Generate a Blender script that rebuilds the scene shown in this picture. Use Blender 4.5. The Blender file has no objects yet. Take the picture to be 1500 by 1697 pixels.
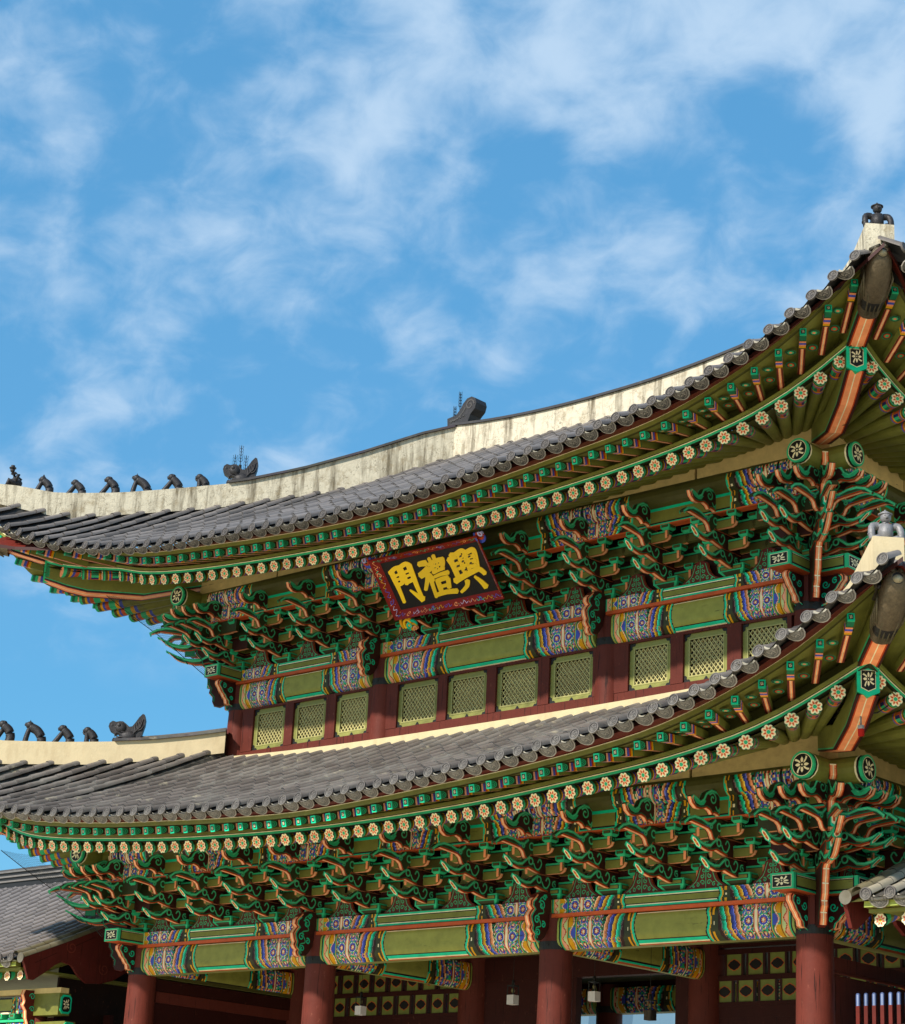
import bpy, math, random
import numpy as np
from math import sin, cos, pi, sqrt, radians as R
from mathutils import Vector, Matrix

random.seed(7)
C = bpy.context.scene.collection
scn = bpy.context.scene

# ---------------------------------------------------------------- camera
cam_d = bpy.data.cameras.new('camera'); cam = bpy.data.objects.new('camera', cam_d); C.objects.link(cam)
CAM = Vector((24.666, -26.648, 1.7)); YAW, PITCH, ROLL, F = -0.7480993, 0.3254646, 0.0502873, 3500.27
fwd = Vector((sin(YAW)*cos(PITCH), cos(YAW)*cos(PITCH), sin(PITCH)))
rt = Vector((cos(YAW), -sin(YAW), 0)); upv = rt.cross(fwd)
r2 = rt*cos(ROLL)+upv*sin(ROLL); u2 = -rt*sin(ROLL)+upv*cos(ROLL)
M = Matrix((r2, u2, -fwd)).transposed().to_4x4(); M.translation = CAM
cam.matrix_world = M
cam_d.sensor_fit = 'VERTICAL'; cam_d.sensor_height = 24.0; cam_d.lens = F/1697*24.0
cam_d.clip_start = 0.5; cam_d.clip_end = 3000
scn.camera = cam
scn.render.resolution_x = 905; scn.render.resolution_y = 1024

# ---------------------------------------------------------------- world, sun, exposure
SUN_EL, SUN_AZ = R(36), R(-8)          # azimuth measured from -Y (the facade's front) towards -X
sd = Vector((-0.06, -1.0, 0)).normalized(); sd = Vector((sd.x*cos(SUN_EL), sd.y*cos(SUN_EL), sin(SUN_EL)))
w = bpy.data.worlds.new('World'); scn.world = w; w.use_nodes = True
nt = w.node_tree; nt.nodes.clear()
def N(t, tree=None, **k):
    n = (tree or nt).nodes.new(t)
    for a, b in k.items(): setattr(n, a, b)
    return n
out = N('ShaderNodeOutputWorld'); bg = N('ShaderNodeBackground'); sky = N('ShaderNodeTexSky', sky_type='NISHITA')
sky.sun_disc = False; sky.sun_elevation = SUN_EL; sky.sun_rotation = math.atan2(sd.x, sd.y)
sky.air_density = 1.0; sky.dust_density = 0.6; sky.ozone_density = 2.0
tc = N('ShaderNodeTexCoord'); sep = N('ShaderNodeSeparateXYZ'); nt.links.new(tc.outputs['Generated'], sep.inputs[0])
zz = N('ShaderNodeMath', operation='MAXIMUM'); nt.links.new(sep.outputs[2], zz.inputs[0]); zz.inputs[1].default_value = 0.02
za = N('ShaderNodeMath', operation='ADD'); nt.links.new(zz.outputs[0], za.inputs[0]); za.inputs[1].default_value = 0.42
dx = N('ShaderNodeMath', operation='DIVIDE'); nt.links.new(sep.outputs[0], dx.inputs[0]); nt.links.new(za.outputs[0], dx.inputs[1])
dy = N('ShaderNodeMath', operation='DIVIDE'); nt.links.new(sep.outputs[1], dy.inputs[0]); nt.links.new(za.outputs[0], dy.inputs[1])
cmb = N('ShaderNodeCombineXYZ'); nt.links.new(dx.outputs[0], cmb.inputs[0]); nt.links.new(dy.outputs[0], cmb.inputs[1])
n1 = N('ShaderNodeTexNoise'); n1.inputs['Scale'].default_value = 8.5; n1.inputs['Detail'].default_value = 8; n1.inputs['Roughness'].default_value = 0.48; n1.inputs['Distortion'].default_value = 0.15
n2 = N('ShaderNodeTexNoise'); n2.inputs['Scale'].default_value = 2.6; n2.inputs['Detail'].default_value = 2
n3 = N('ShaderNodeTexNoise'); n3.inputs['Scale'].default_value = 24.0; n3.inputs['Detail'].default_value = 6; n3.inputs['Roughness'].default_value = 0.55; n3.inputs['Distortion'].default_value = 0.4
mp = N('ShaderNodeMapping'); mp.inputs['Location'].default_value = (9.5, 8.1, 0); mp.inputs['Rotation'].default_value = (0, 0, R(35)); mp.inputs['Scale'].default_value = (1.0, 1.1, 1)
nt.links.new(cmb.outputs[0], mp.inputs[0])
for n in (n1, n2, n3): nt.links.new(mp.outputs[0], n.inputs['Vector'])
m1 = N('ShaderNodeMath', operation='MULTIPLY_ADD'); nt.links.new(n2.outputs[0], m1.inputs[0]); m1.inputs[1].default_value = 0.7; nt.links.new(n1.outputs[0], m1.inputs[2])
m2 = N('ShaderNodeMath', operation='MULTIPLY_ADD'); nt.links.new(n3.outputs[0], m2.inputs[0]); m2.inputs[1].default_value = 0.6; nt.links.new(m1.outputs[0], m2.inputs[2])
mr = N('ShaderNodeMapRange', interpolation_type='SMOOTHSTEP'); nt.links.new(m2.outputs[0], mr.inputs[0])
mr.inputs[1].default_value = 1.02; mr.inputs[2].default_value = 1.46; mr.inputs[3].default_value = 0.04; mr.inputs[4].default_value = 0.80
# clouds thin out towards the horizon
hz = N('ShaderNodeMapRange', interpolation_type='SMOOTHSTEP'); nt.links.new(sep.outputs[2], hz.inputs[0]); hz.inputs[1].default_value = 0.22; hz.inputs[2].default_value = 0.28
mul = N('ShaderNodeMath', operation='MULTIPLY'); nt.links.new(mr.outputs[0], mul.inputs[0]); nt.links.new(hz.outputs[0], mul.inputs[1])
hs = N('ShaderNodeHueSaturation'); hs.inputs['Saturation'].default_value = 1.12; hs.inputs['Value'].default_value = 1.0
nt.links.new(sky.outputs[0], hs.inputs['Color'])
tint = N('ShaderNodeMixRGB', blend_type='MULTIPLY'); tint.inputs[0].default_value = 1; nt.links.new(hs.outputs[0], tint.inputs[1]); tint.inputs[2].default_value = (0.80, 1.10, 1.04, 1)
base = N('ShaderNodeMixRGB'); base.inputs[0].default_value = 0.62; nt.links.new(tint.outputs[0], base.inputs[1]); base.inputs[2].default_value = (0.36, 1.85, 3.75, 1)
mx = N('ShaderNodeMixRGB'); nt.links.new(mul.outputs[0], mx.inputs[0]); nt.links.new(base.outputs[0], mx.inputs[1]); mx.inputs[2].default_value = (3.2, 4.1, 5.1, 1)
nt.links.new(mx.outputs[0], bg.inputs[0]); bg.inputs[1].default_value = 0.10; nt.links.new(bg.outputs[0], out.inputs[0])
sun_d = bpy.data.lights.new('sun', 'SUN'); sun_d.energy = 3.2; sun_d.angle = R(1.2); sun_d.color = (1, 0.93, 0.82)
sun = bpy.data.objects.new('sun', sun_d); C.objects.link(sun); sun.rotation_euler = sd.to_track_quat('Z', 'Y').to_euler()
scn.view_settings.view_transform = 'Standard'; scn.view_settings.look = 'None'; scn.view_settings.gamma = 1
scn.view_settings.exposure = 0.92

# ---------------------------------------------------------------- colours
def S(r, g, b):
    f = lambda c: (c/255/12.92) if c <= 10 else ((c/255+0.055)/1.055)**2.4
    return (f(r), f(g), f(b), 1.0)
GRN = S(64,176,124); GRD = S(34,108,76); GDK = S(22,52,36); OLV = S(114,114,56); OLD = S(78,76,38); OLX = S(50,54,30)
SAL = S(242,158,116); SAD = S(186,92,62); MAR = S(92,34,28); MRD = S(52,20,16); RED = S(178,66,36); BLU = S(78,90,178); BLD = S(40,42,96)
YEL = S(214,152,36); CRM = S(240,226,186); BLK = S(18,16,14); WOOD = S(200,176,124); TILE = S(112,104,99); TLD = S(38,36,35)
TEAL = S(38,196,150); PNK = S(236,170,140); GOLD = S(255,206,6); COLR = S(94,42,33); LIME = S(150,160,84); IRON = S(34,34,32)
BRONZ = S(92,80,62)

# ---------------------------------------------------------------- materials
mats = {}
def mk(name, rough=0.6, noise=(6.0, 0.18), bump=(40, 0.15), metal=0.0, extra=None, spec=0.3):
    m = bpy.data.materials.new(name); m.use_nodes = True; t = m.node_tree; t.nodes.clear()
    o = t.nodes.new('ShaderNodeOutputMaterial'); p = t.nodes.new('ShaderNodeBsdfPrincipled'); t.links.new(p.outputs[0], o.inputs[0])
    a = t.nodes.new('ShaderNodeAttribute'); a.attribute_name = 'Col'
    g = t.nodes.new('ShaderNodeTexCoord')
    n = t.nodes.new('ShaderNodeTexNoise'); n.inputs['Scale'].default_value = noise[0]; n.inputs['Detail'].default_value = 6; n.inputs['Roughness'].default_value = 0.65
    t.links.new(g.outputs['Object'], n.inputs['Vector'])
    r = t.nodes.new('ShaderNodeMapRange'); t.links.new(n.outputs[0], r.inputs[0]); r.inputs[1].default_value = 0.25; r.inputs[2].default_value = 0.75
    r.inputs[3].default_value = 1-noise[1]; r.inputs[4].default_value = 1+noise[1]
    mu = t.nodes.new('ShaderNodeVectorMath'); mu.operation = 'SCALE'; t.links.new(a.outputs['Color'], mu.inputs[0]); t.links.new(r.outputs[0], mu.inputs['Scale'])
    oi = t.nodes.new('ShaderNodeObjectInfo'); r9 = t.nodes.new('ShaderNodeMapRange'); t.links.new(oi.outputs['Random'], r9.inputs[0]); r9.inputs[3].default_value = 0.86; r9.inputs[4].default_value = 1.12
    m9 = t.nodes.new('ShaderNodeVectorMath'); m9.operation = 'SCALE'; t.links.new(mu.outputs[0], m9.inputs[0]); t.links.new(r9.outputs[0], m9.inputs['Scale'])
    src = m9.outputs[0]
    if extra: src = extra(t, g, src)
    t.links.new(src, p.inputs['Base Color'])
    p.inputs['Roughness'].default_value = rough; p.inputs['Metallic'].default_value = metal; p.inputs['Specular IOR Level'].default_value = spec
    b = t.nodes.new('ShaderNodeTexNoise'); b.inputs['Scale'].default_value = bump[0]; b.inputs['Detail'].default_value = 4; t.links.new(g.outputs['Object'], b.inputs['Vector'])
    bp = t.nodes.new('ShaderNodeBump'); bp.inputs['Strength'].default_value = bump[1]; bp.inputs['Distance'].default_value = 0.02
    t.links.new(b.outputs[0], bp.inputs['Height']); t.links.new(bp.outputs[0], p.inputs['Normal'])
    mats[name] = m; return m
def mixc(t, fac, a, col):
    x = t.nodes.new('ShaderNodeMixRGB'); t.links.new(fac, x.inputs[0]); t.links.new(a, x.inputs[1]); x.inputs[2].default_value = col; return x.outputs[0]
def nz(t, g, scale, lo, hi, to, stretch=(1,1,1), kind='Object', detail=6, rot=0):
    mp = t.nodes.new('ShaderNodeMapping'); mp.inputs['Scale'].default_value = stretch; mp.inputs['Rotation'].default_value = (0,0,rot); t.links.new(g.outputs[kind], mp.inputs[0])
    n = t.nodes.new('ShaderNodeTexNoise'); n.inputs['Scale'].default_value = scale; n.inputs['Detail'].default_value = detail; n.inputs['Roughness'].default_value = 0.65
    t.links.new(mp.outputs[0], n.inputs['Vector'])
    r = t.nodes.new('ShaderNodeMapRange'); t.links.new(n.outputs[0], r.inputs[0]); r.inputs[1].default_value = lo; r.inputs[2].default_value = hi; r.inputs[3].default_value = 0; r.inputs[4].default_value = to
    return r.outputs[0]
def ex_paint(t, g, s):
    s = mixc(t, nz(t, g, 2.2, 0.58, 0.80, 0.4, (1,1,3)), s, S(40,30,20))
    s = mixc(t, nz(t, g, 6, 0.665, 0.69, 0.75, (.25,1,3.0)), s, S(34,26,18))
    return s
def ex_column(t, g, s):
    s = mixc(t, nz(t, g, 3.0, 0.55, 0.75, 0.5, (5,5,.35)), s, S(52,24,18))
    s = mixc(t, nz(t, g, 14, 0.63, 0.72, 0.35, (1,1,.5)), s, S(150,92,74))
    return mixc(t, nz(t, g, 9, 0.60, 0.65, 0.85, (3,3,.10)), s, S(28,14,10))
def ex_plaster(t, g, s):
    s = mixc(t, nz(t, g, 1.3, 0.49, 0.64, 0.9, (3.2,3.2,0.35)), s, S(86,76,58))     # run-off streaks
    s = mixc(t, nz(t, g, 5, 0.52, 0.68, 0.6), s, S(132,116,88))
    v = t.nodes.new('ShaderNodeTexVoronoi'); v.feature = 'DISTANCE_TO_EDGE'; v.inputs['Scale'].default_value = 1.7
    q = t.nodes.new('ShaderNodeVectorMath'); q.operation = 'ADD'; nn = t.nodes.new('ShaderNodeTexNoise'); nn.inputs['Scale'].default_value = 5
    t.links.new(g.outputs['Object'], nn.inputs['Vector']); t.links.new(g.outputs['Object'], q.inputs[0]); t.links.new(nn.outputs['Color'], q.inputs[1]); t.links.new(q.outputs[0], v.inputs['Vector'])
    r = t.nodes.new('ShaderNodeMapRange'); t.links.new(v.outputs['Distance'], r.inputs[0]); r.inputs[1].default_value = 0.0; r.inputs[2].default_value = 0.018; r.inputs[3].default_value = 0.6; r.inputs[4].default_value = 0
    return mixc(t, r.outputs[0], s, S(70,58,42))
def ex_clean(t, g, s):
    return mixc(t, nz(t, g, 1.3, 0.52, 0.75, 0.4, (2,2,0.7)), s, S(150,122,86))
def ex_tile(t, g, s):
    return mixc(t, nz(t, g, 2.0, 0.58, 0.78, 0.3, (1,0.5,1), detail=7), s, S(150,142,124))
def ex_tile_low(t, g, s):                                                            # pale lichen and lime on the lower eaves
    s = mixc(t, nz(t, g, 1.1, 0.45, 0.70, 0.45, (1,0.7,1), detail=5), s, S(150,146,138))
    return mixc(t, nz(t, g, 2.4, 0.60, 0.70, 0.55, detail=8), s, S(186,176,150))
mk('paint', 0.55, (5, 0.2), (60, 0.12), extra=ex_paint)
_t = mats['paint'].node_tree; _p = [n for n in _t.nodes if n.type == 'BSDF_PRINCIPLED'][0]; _l = _p.inputs['Base Color'].links[0]; _h = _t.nodes.new('ShaderNodeHueSaturation'); _h.inputs['Saturation'].default_value = 1.07; _t.links.new(_l.from_socket, _h.inputs['Color']); _t.links.new(_h.outputs[0], _p.inputs['Base Color'])
mk('plaster', 0.9, (8, 0.12), (30, 0.4), extra=ex_plaster)
mk('clean_plaster', 0.9, (4, 0.08), (30, 0.2), extra=ex_clean)
mk('tile', 0.45, (9, 0.15), (50, 0.12), extra=ex_tile)
mk('lichen_tile', 0.5, (9, 0.15), (50, 0.12), extra=ex_tile_low)
mk('column_paint', 0.6, (3.0, 0.16), (30, 0.15), spec=0.15, extra=ex_column)
mk('gilt', 0.38, (10, 0.05), (60, 0.1), spec=0.5)
mk('iron', 0.5, (14, 0.3), (60, 0.3), metal=0.2)
mk('stone', 0.85, (3, 0.15), (20, 0.3))
mk('bronze', 0.45, (18, 0.35), (35, 0.5), metal=0.3)

# ---------------------------------------------------------------- mesh builder
class MB:
    def __init__(s, mat='paint'): s.v = []; s.f = []; s.c = []; s.m = []; s.sm = []; s.mats = [mat]; s.cur = 0
    def use(s, mat):
        if mat not in s.mats: s.mats.append(mat)
        s.cur = s.mats.index(mat); return s
    def face(s, pts, col, smooth=False):
        b = len(s.v); s.v.extend([tuple(p) for p in pts]); s.f.append(list(range(b, b+len(pts)))); s.c.append(col); s.m.append(s.cur); s.sm.append(smooth)
    def idx(s, ids, col, smooth=True): s.f.append(list(ids)); s.c.append(col); s.m.append(s.cur); s.sm.append(smooth)
    def add(s, pts): b = len(s.v); s.v.extend([tuple(p) for p in pts]); return b
    def box(s, p0, p1, col, cols=None, fn=None):
        (x0,y0,z0),(x1,y1,z1) = p0, p1; g = fn or (lambda *a: a)
        c = cols or {}
        q = lambda *t: [g(*a) for a in t]
        s.face(q((x0,y0,z0),(x1,y0,z0),(x1,y0,z1),(x0,y0,z1)), c.get('f', col)); s.face(q((x1,y1,z0),(x0,y1,z0),(x0,y1,z1),(x1,y1,z1)), c.get('b', col))
        s.face(q((x1,y0,z0),(x1,y1,z0),(x1,y1,z1),(x1,y0,z1)), c.get('r', col)); s.face(q((x0,y1,z0),(x0,y0,z0),(x0,y0,z1),(x0,y1,z1)), c.get('l', col))
        s.face(q((x0,y0,z1),(x1,y0,z1),(x1,y1,z1),(x0,y1,z1)), c.get('t', col)); s.face(q((x0,y1,z0),(x1,y1,z0),(x1,y0,z0),(x0,y0,z0)), c.get('d', col))
    def prism(s, poly, fn, w0, w1, side, edge, smooth=False):
        """poly in (u,v), extruded along w; fn(u,v,w) -> point; edge may be a function of the edge index"""
        s.face([fn(u,v,w1) for u,v in poly], side); s.face([fn(u,v,w0) for u,v in reversed(poly)], side)
        n = len(poly)
        for i in range(n):
            a, b = poly[i], poly[(i+1)%n]; col = edge(i) if callable(edge) else edge
            if col is SAL and w1-w0 > .05:
                wd_ = w1-w0
                for f0, f1, cc in ((0,.13,MRD),(.13,.48,SAL),(.48,.60,CRM),(.60,.86,SAL),(.86,1,RED)):
                    s.face([fn(a[0],a[1],w0+wd_*f0), fn(b[0],b[1],w0+wd_*f0), fn(b[0],b[1],w0+wd_*f1), fn(a[0],a[1],w0+wd_*f1)], cc, smooth)
            else: s.face([fn(a[0],a[1],w0), fn(b[0],b[1],w0), fn(b[0],b[1],w1), fn(a[0],a[1],w1)], col, smooth)
    def ribbon(s, pts, wd, fn, n, col, th=None):
        """flat painted line on a face: pts (u,v), lifted to w=n"""
        P = [Vector((a, b)) for a, b in pts]; L = []
        for i, p in enumerate(P):
            d = (P[min(i+1, len(P)-1)]-P[max(i-1, 0)]); d = d.normalized() if d.length > 1e-9 else Vector((1, 0))
            nn = Vector((-d.y, d.x)); k = wd if not callable(wd) else wd(i/(len(P)-1)); L.append((p+nn*k/2, p-nn*k/2))
        for i in range(len(L)-1):
            s.face([fn(*L[i][0], n), fn(*L[i+1][0], n), fn(*L[i+1][1], n), fn(*L[i][1], n)], col)
    def tube(s, path, rad, col, n=8, cap=True, smooth=True, ref=None):
        P = [Vector(p) for p in path]; rings = []
        for i, p in enumerate(P):
            d = (P[min(i+1, len(P)-1)]-P[max(i-1, 0)]).normalized()
            up = Vector(ref) if ref else (Vector((0,0,1)) if abs(d.z) < 0.92 else Vector((1,0,0)))
            a = d.cross(up).normalized(); b = a.cross(d); r = rad(i/(len(P)-1)) if callable(rad) else rad
            rx, ry = r if isinstance(r, tuple) else (r, r)
            rings.append(s.add([p+a*rx*cos(2*pi*k/n)+b*ry*sin(2*pi*k/n) for k in range(n)]))
        for i in range(len(rings)-1):
            cc = col(i) if callable(col) else col
            for k in range(n):
                k2 = (k+1) % n; s.idx((rings[i]+k, rings[i]+k2, rings[i+1]+k2, rings[i+1]+k), cc, smooth)
        if cap:
            c0 = col(0) if callable(col) else col; c1 = col(len(rings)-2) if callable(col) else col
            s.idx([rings[0]+k for k in range(n)][::-1], c0, False); s.idx([rings[-1]+k for k in range(n)], c1, False)
    def blob(s, c, r, col, n=10, m=7, rot=None):
        c = Vector(c); rx, ry, rz = r if isinstance(r, tuple) else (r, r, r); rg = []
        for j in range(m+1):
            th = pi*j/m
            pts = []
            for k in range(n):
                q = Vector((rx*sin(th)*cos(2*pi*k/n), ry*sin(th)*sin(2*pi*k/n), rz*cos(th)))
                if rot: q = rot @ q
                pts.append(c+q)
            rg.append(s.add(pts))
        for j in range(m):
            for k in range(n): s.idx((rg[j]+k, rg[j+1]+k, rg[j+1]+(k+1)%n, rg[j]+(k+1)%n), col)
    def mesh(s, name):
        me = bpy.data.meshes.new(name); me.from_pydata(s.v, [], s.f)
        cnt = np.array([len(f) for f in s.f]); cols = np.repeat(np.array(s.c, dtype=np.float32), cnt, axis=0)
        at = me.color_attributes.new('Col', 'FLOAT_COLOR', 'CORNER'); at.data.foreach_set('color', cols.ravel())
        me.polygons.foreach_set('material_index', s.m); me.polygons.foreach_set('use_smooth', s.sm)
        for m in s.mats: me.materials.append(mats[m])
        me.update(); return me
def mo(name, mesh, parent=None, loc=(0,0,0), rotz=0, label=None):
    o = bpy.data.objects.new(name, mesh.mesh(name) if isinstance(mesh, MB) else mesh); C.objects.link(o); o.parent = parent; o.location = loc; o.rotation_euler = (0,0,rotz)
    if label: o['label'] = label
    return o
def emp(name, loc, label, cat, group=None, rotz=0):
    o = bpy.data.objects.new(name, None); C.objects.link(o); o.location = loc; o.rotation_euler = (0,0,rotz); tag(o, label, cat, group); return o
def tag(o, label, cat, group=None):
    o['label'] = label; o['category'] = cat
    if group: o['group'] = group
def arc(cx, cy, r0, r1, a0, a1, n=14): return [(cx+(r0+(r1-r0)*i/n)*cos(a0+(a1-a0)*i/n), cy+(r0+(r1-r0)*i/n)*sin(a0+(a1-a0)*i/n)) for i in range(n+1)]
def spiral(cx, cy, r, turns=1.3, a0=0, sg=1): return arc(cx, cy, r, r*0.2, a0, a0+sg*turns*2*pi, 16)
def bez(pts, n=6):                                             # Catmull-Rom through 2-D or 3-D points
    P = [Vector(p) for p in pts]; o = []
    for i in range(len(P)-1):
        a, b, c, d = P[max(i-1,0)], P[i], P[i+1], P[min(i+2, len(P)-1)]
        for k in range(n):
            t = k/n; o.append(0.5*((2*b)+(c-a)*t+(2*a-5*b+4*c-d)*t*t+(3*b-a-3*c+d)*t**3))
    o.append(P[-1]); return [tuple(q) for q in o]

# white eight-petal flower emblem on a black field, drawn at w = n in the plane fn(u,v,w)
def emblem(mb, fn, n, su, sv, col=CRM, rot=0.0):
    for k in range(8):
        a = rot+k*pi/4; long = (k % 2 == 0); L = 0.86 if long else 1.0; wd = 0.15
        ca, sa = cos(a), sin(a)
        tp = [(0.24,0),(0.42,wd*.7),(0.66,wd*.9),(L,wd*2.1),(L*1.02,wd*.5),(0.80,-wd*.1),(0.60,-wd*.5),(0.42,-wd*.55)] if not long else [(0.22,0),(0.36,wd),(0.62,wd*1.05),(L,0),(0.62,-wd*1.05),(0.36,-wd)]
        mb.face([fn((x*ca-y*sa)*su, (x*sa+y*ca)*sv, n) for x, y in tp], col)
    mb.face([fn(0.1*cos(t*pi/4)*su, 0.1*sin(t*pi/4)*sv, n+0.001) for t in range(8)], col)

# lotus painted on a rafter end, radius r
def lotus(mb, fn, r, n=0.0, pal=None):
    c0, c1, c2, c3, c4 = pal or (GRN, CRM, SAL, RED, GRN)
    K = 48; rs = [0, .14, .27, .33, .50, .66, .80, .90, 1.0]
    def col(j, k):
        ph = (k+0.5)/K*8 % 1.0; ph3 = (k+0.5)/K*3 % 1.0; e = abs(ph-0.5)
        if j <= 1: return c0 if abs(ph3-0.5) < 0.42 else GRD
        if j == 2: return c1
        if j == 3: return c3 if e < 0.25 else c2
        if j == 4: return c3 if e < 0.14 else (c2 if e < 0.34 else c1)
        if j == 5: return c2 if e < 0.22 else (c1 if e < 0.44 else c4)
        if j == 6: return c1 if e < 0.30 else c4
        return c1 if e < 0.3 else (BLK if e > 0.45 else c1)
    for j in range(8):
        for k in range(K):
            a0, a1 = 2*pi*k/K, 2*pi*(k+1)/K
            if j == 0: mb.face([fn(0,0,n), fn(rs[1]*r*cos(a0), rs[1]*r*sin(a0), n), fn(rs[1]*r*cos(a1), rs[1]*r*sin(a1), n)], col(0,k)); continue
            ph = (k+0.5)/K*8 % 1.0; q = rs[j+1]*(0.94+0.06*cos((ph-0.5)*2*pi)) if j == 7 else rs[j+1]
            mb.face([fn(rs[j]*r*cos(a0), rs[j]*r*sin(a0), n), fn(q*r*cos(a0), q*r*sin(a0), n), fn(q*r*cos(a1), q*r*sin(a1), n), fn(rs[j]*r*cos(a1), rs[j]*r*sin(a1), n)], col(j,k))

# ---------------------------------------------------------------- building dimensions
B2 = 2.7; X1 = 7.58; X2 = 6.74; SET = 1.2; DM = 4.16; H1 = 6.03; H2 = 11.38
def smooth_tab(t):
    xs = [p[0] for p in t]; ys = [p[1] for p in t]
    xs = xs+[xs[-1]+1]; ys = ys+[ys[-1]+(ys[-1]-ys[-2])/(xs[-2]-xs[-3])]
    return lambda x: float(np.mean([np.interp(abs(x)+k*0.14, xs, ys) if abs(x)+k*0.14 >= 0 else np.interp(-(abs(x)+k*0.14), xs, ys) for k in range(-3, 4)]))
UP = dict(X=X2, Y=SET, H=H2, cin=-2.96, pR=0.0,
  R=smooth_tab([(0.0,13.05),(0.7,13.051),(1.4,13.074),(2.1,13.096),(2.8,13.126),(3.5,13.161),(4.2,13.202),(4.9,13.247),(5.6,13.296),(6.3,13.367),(7.0,13.461),(7.7,13.674),(8.4,13.955),(9.1,14.359)]),
  B=smooth_tab([(0.0,13.125),(0.7,13.126),(1.4,13.148),(2.1,13.184),(2.8,13.224),(3.5,13.274),(4.2,13.333),(4.9,13.384),(5.6,13.444),(6.3,13.537),(7.0,13.72),(7.7,13.941),(8.4,14.22),(9.1,14.593),(9.8,15.053)]),
  T=smooth_tab([(0.0,13.31),(0.7,13.298),(1.4,13.331),(2.1,13.36),(2.8,13.41),(3.5,13.451),(4.2,13.506),(4.9,13.55),(5.6,13.611),(6.3,13.703),(7.0,13.805),(7.7,13.989),(8.4,14.226),(9.1,14.542),(9.8,14.963),(10.5,15.41)]),
  cR=lambda e: float(np.interp(e, [-6.7,-2,0,2.4], [2.47,2.53,2.62,2.5])), cB=lambda e: float(np.interp(e, [-6.7,-1,3.4], [3.28,3.36,3.42])), cT=lambda e: float(np.interp(e, [-6.7,-2,0,2,3.8], [3.80,3.84,3.93,3.98,3.9])),
  hz=lambda c: float(np.interp(c, [-2.96,-1.53,0.66,2.41,3.0,3.9], [17.12,16.30,15.64,15.30,15.38,15.60])),
  ht=lambda c: float(np.interp(c, [-2.96,-2.37,-1.49,-0.61,0.26,1.14,2.0,2.9,3.6], [17.71,17.45,16.94,16.49,16.14,15.93,15.75,15.655,15.78])))
LO = dict(X=X1, Y=0.0, H=H1, cin=-0.86, pR=0.0,
  R=smooth_tab([(0.0,7.616),(0.7,7.616),(1.4,7.624),(2.1,7.642),(2.8,7.664),(3.5,7.692),(4.2,7.734),(4.9,7.788),(5.6,7.844),(6.3,7.895),(7.0,7.967),(7.7,8.069),(8.4,8.257),(9.1,8.542),(9.8,8.902)]),
  B=smooth_tab([(0.0,7.714),(0.7,7.721),(1.4,7.754),(2.1,7.78),(2.8,7.825),(3.5,7.864),(4.2,7.9),(4.9,7.956),(5.6,8.02),(6.3,8.094),(7.0,8.186),(7.7,8.349),(8.4,8.567),(9.1,8.836),(9.8,9.151),(10.5,9.598)]),
  T=smooth_tab([(0.0,8.007),(0.7,8.024),(1.4,8.04),(2.1,8.058),(2.8,8.101),(3.5,8.134),(4.2,8.177),(4.9,8.229),(5.6,8.289),(6.3,8.372),(7.0,8.471),(7.7,8.548),(8.4,8.703),(9.1,8.943),(9.8,9.256),(10.5,9.689),(11.2,10.091)]),
  cR=lambda e: float(np.interp(e, [-7.5,-2,0,2.4], [2.73,2.84,2.88,2.5])), cB=lambda e: float(np.interp(e, [-7.6,-1,3.4], [3.44,3.52,3.45])), cT=lambda e: float(np.interp(e, [-7.6,-2,0,2,3.8], [3.72,3.86,3.98,4.1,3.9])),
  hz=lambda c: float(np.interp(c, [-0.94,0,1,2.25,3.0,3.9], [10.50,10.26,10.09,10.0,10.10,10.30])),
  ht=lambda c: float(np.interp(c, [-0.94,-0.4,0.19,0.78,1.45,2.29,3.3], [10.81,10.66,10.53,10.45,10.39,10.35,10.60])))
def side_frame(st, sd_):
    """local (a, c, z) -> world; a runs along the eave, c outwards from the wall line; h = half length of the wall line"""
    X, Y = st['X'], st['Y']; hy = DM-Y
    if sd_ == 'front': return (lambda a, c, z: Vector((a, Y-c, z))), X
    if sd_ == 'right': return (lambda a, c, z: Vector((X+c, DM+a, z))), hy
    if sd_ == 'back':  return (lambda a, c, z: Vector((-a, 2*DM-Y+c, z))), X
    return (lambda a, c, z: Vector((-X-c, DM-a, z))), hy
SIDE = ['front']
def zt(st, key, e):
    z = st[key](e+st['X'])
    if SIDE[0] != 'front': z += float(np.interp(e, [-3.2,-2,-1,0,1,2,3.0], [.55,.48,.42,.30,.12,0,0]))*(0.8 if key == 'R' else 1.0)
    if SIDE[0] != 'front' and key == 'T': z += float(np.interp(e, [-3.2,0,1,2,3.4], [.12,.15,.16,.06,0]))
    return z

def rafter_line(st, a, h):
    sg = 1 if a >= 0 else -1; e = abs(a)-h; cR = st['cR'](e); z0 = zt(st, 'R', e)
    if e <= -0.9: d = (0.0, -1.0)
    else: vx, vy = -0.9-e, -0.9-cR; L = sqrt(vx*vx+vy*vy); d = (vx/L*sg, vy/L)
    e68 = e+d[0]*sg*(cR-0.68)/abs(d[1]); wd = max(0, min(1, (e68+3.9)/4.6))*0.36
    zp = st['H']+2.15+0.30+wd
    sl = (zp-z0)/(cR-0.68)
    return cR, z0, d, sl, sg, e
def rpt(st, a, h, s):          # point on the rafter axis, s metres of c inwards from its end (negative = outwards)
    cR, z0, d, sl, sg, e = rafter_line(st, a, h); k = s/abs(d[1]); return a+d[0]*k, cR-s, z0+sl*s

# ---------------------------------------------------------------- the gate
gate = emp('palace_gate', (0,0,0), 'two storey wooden palace gate with painted eaves and grey tiled roofs', 'gate')
gate_roofs = {}

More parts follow.
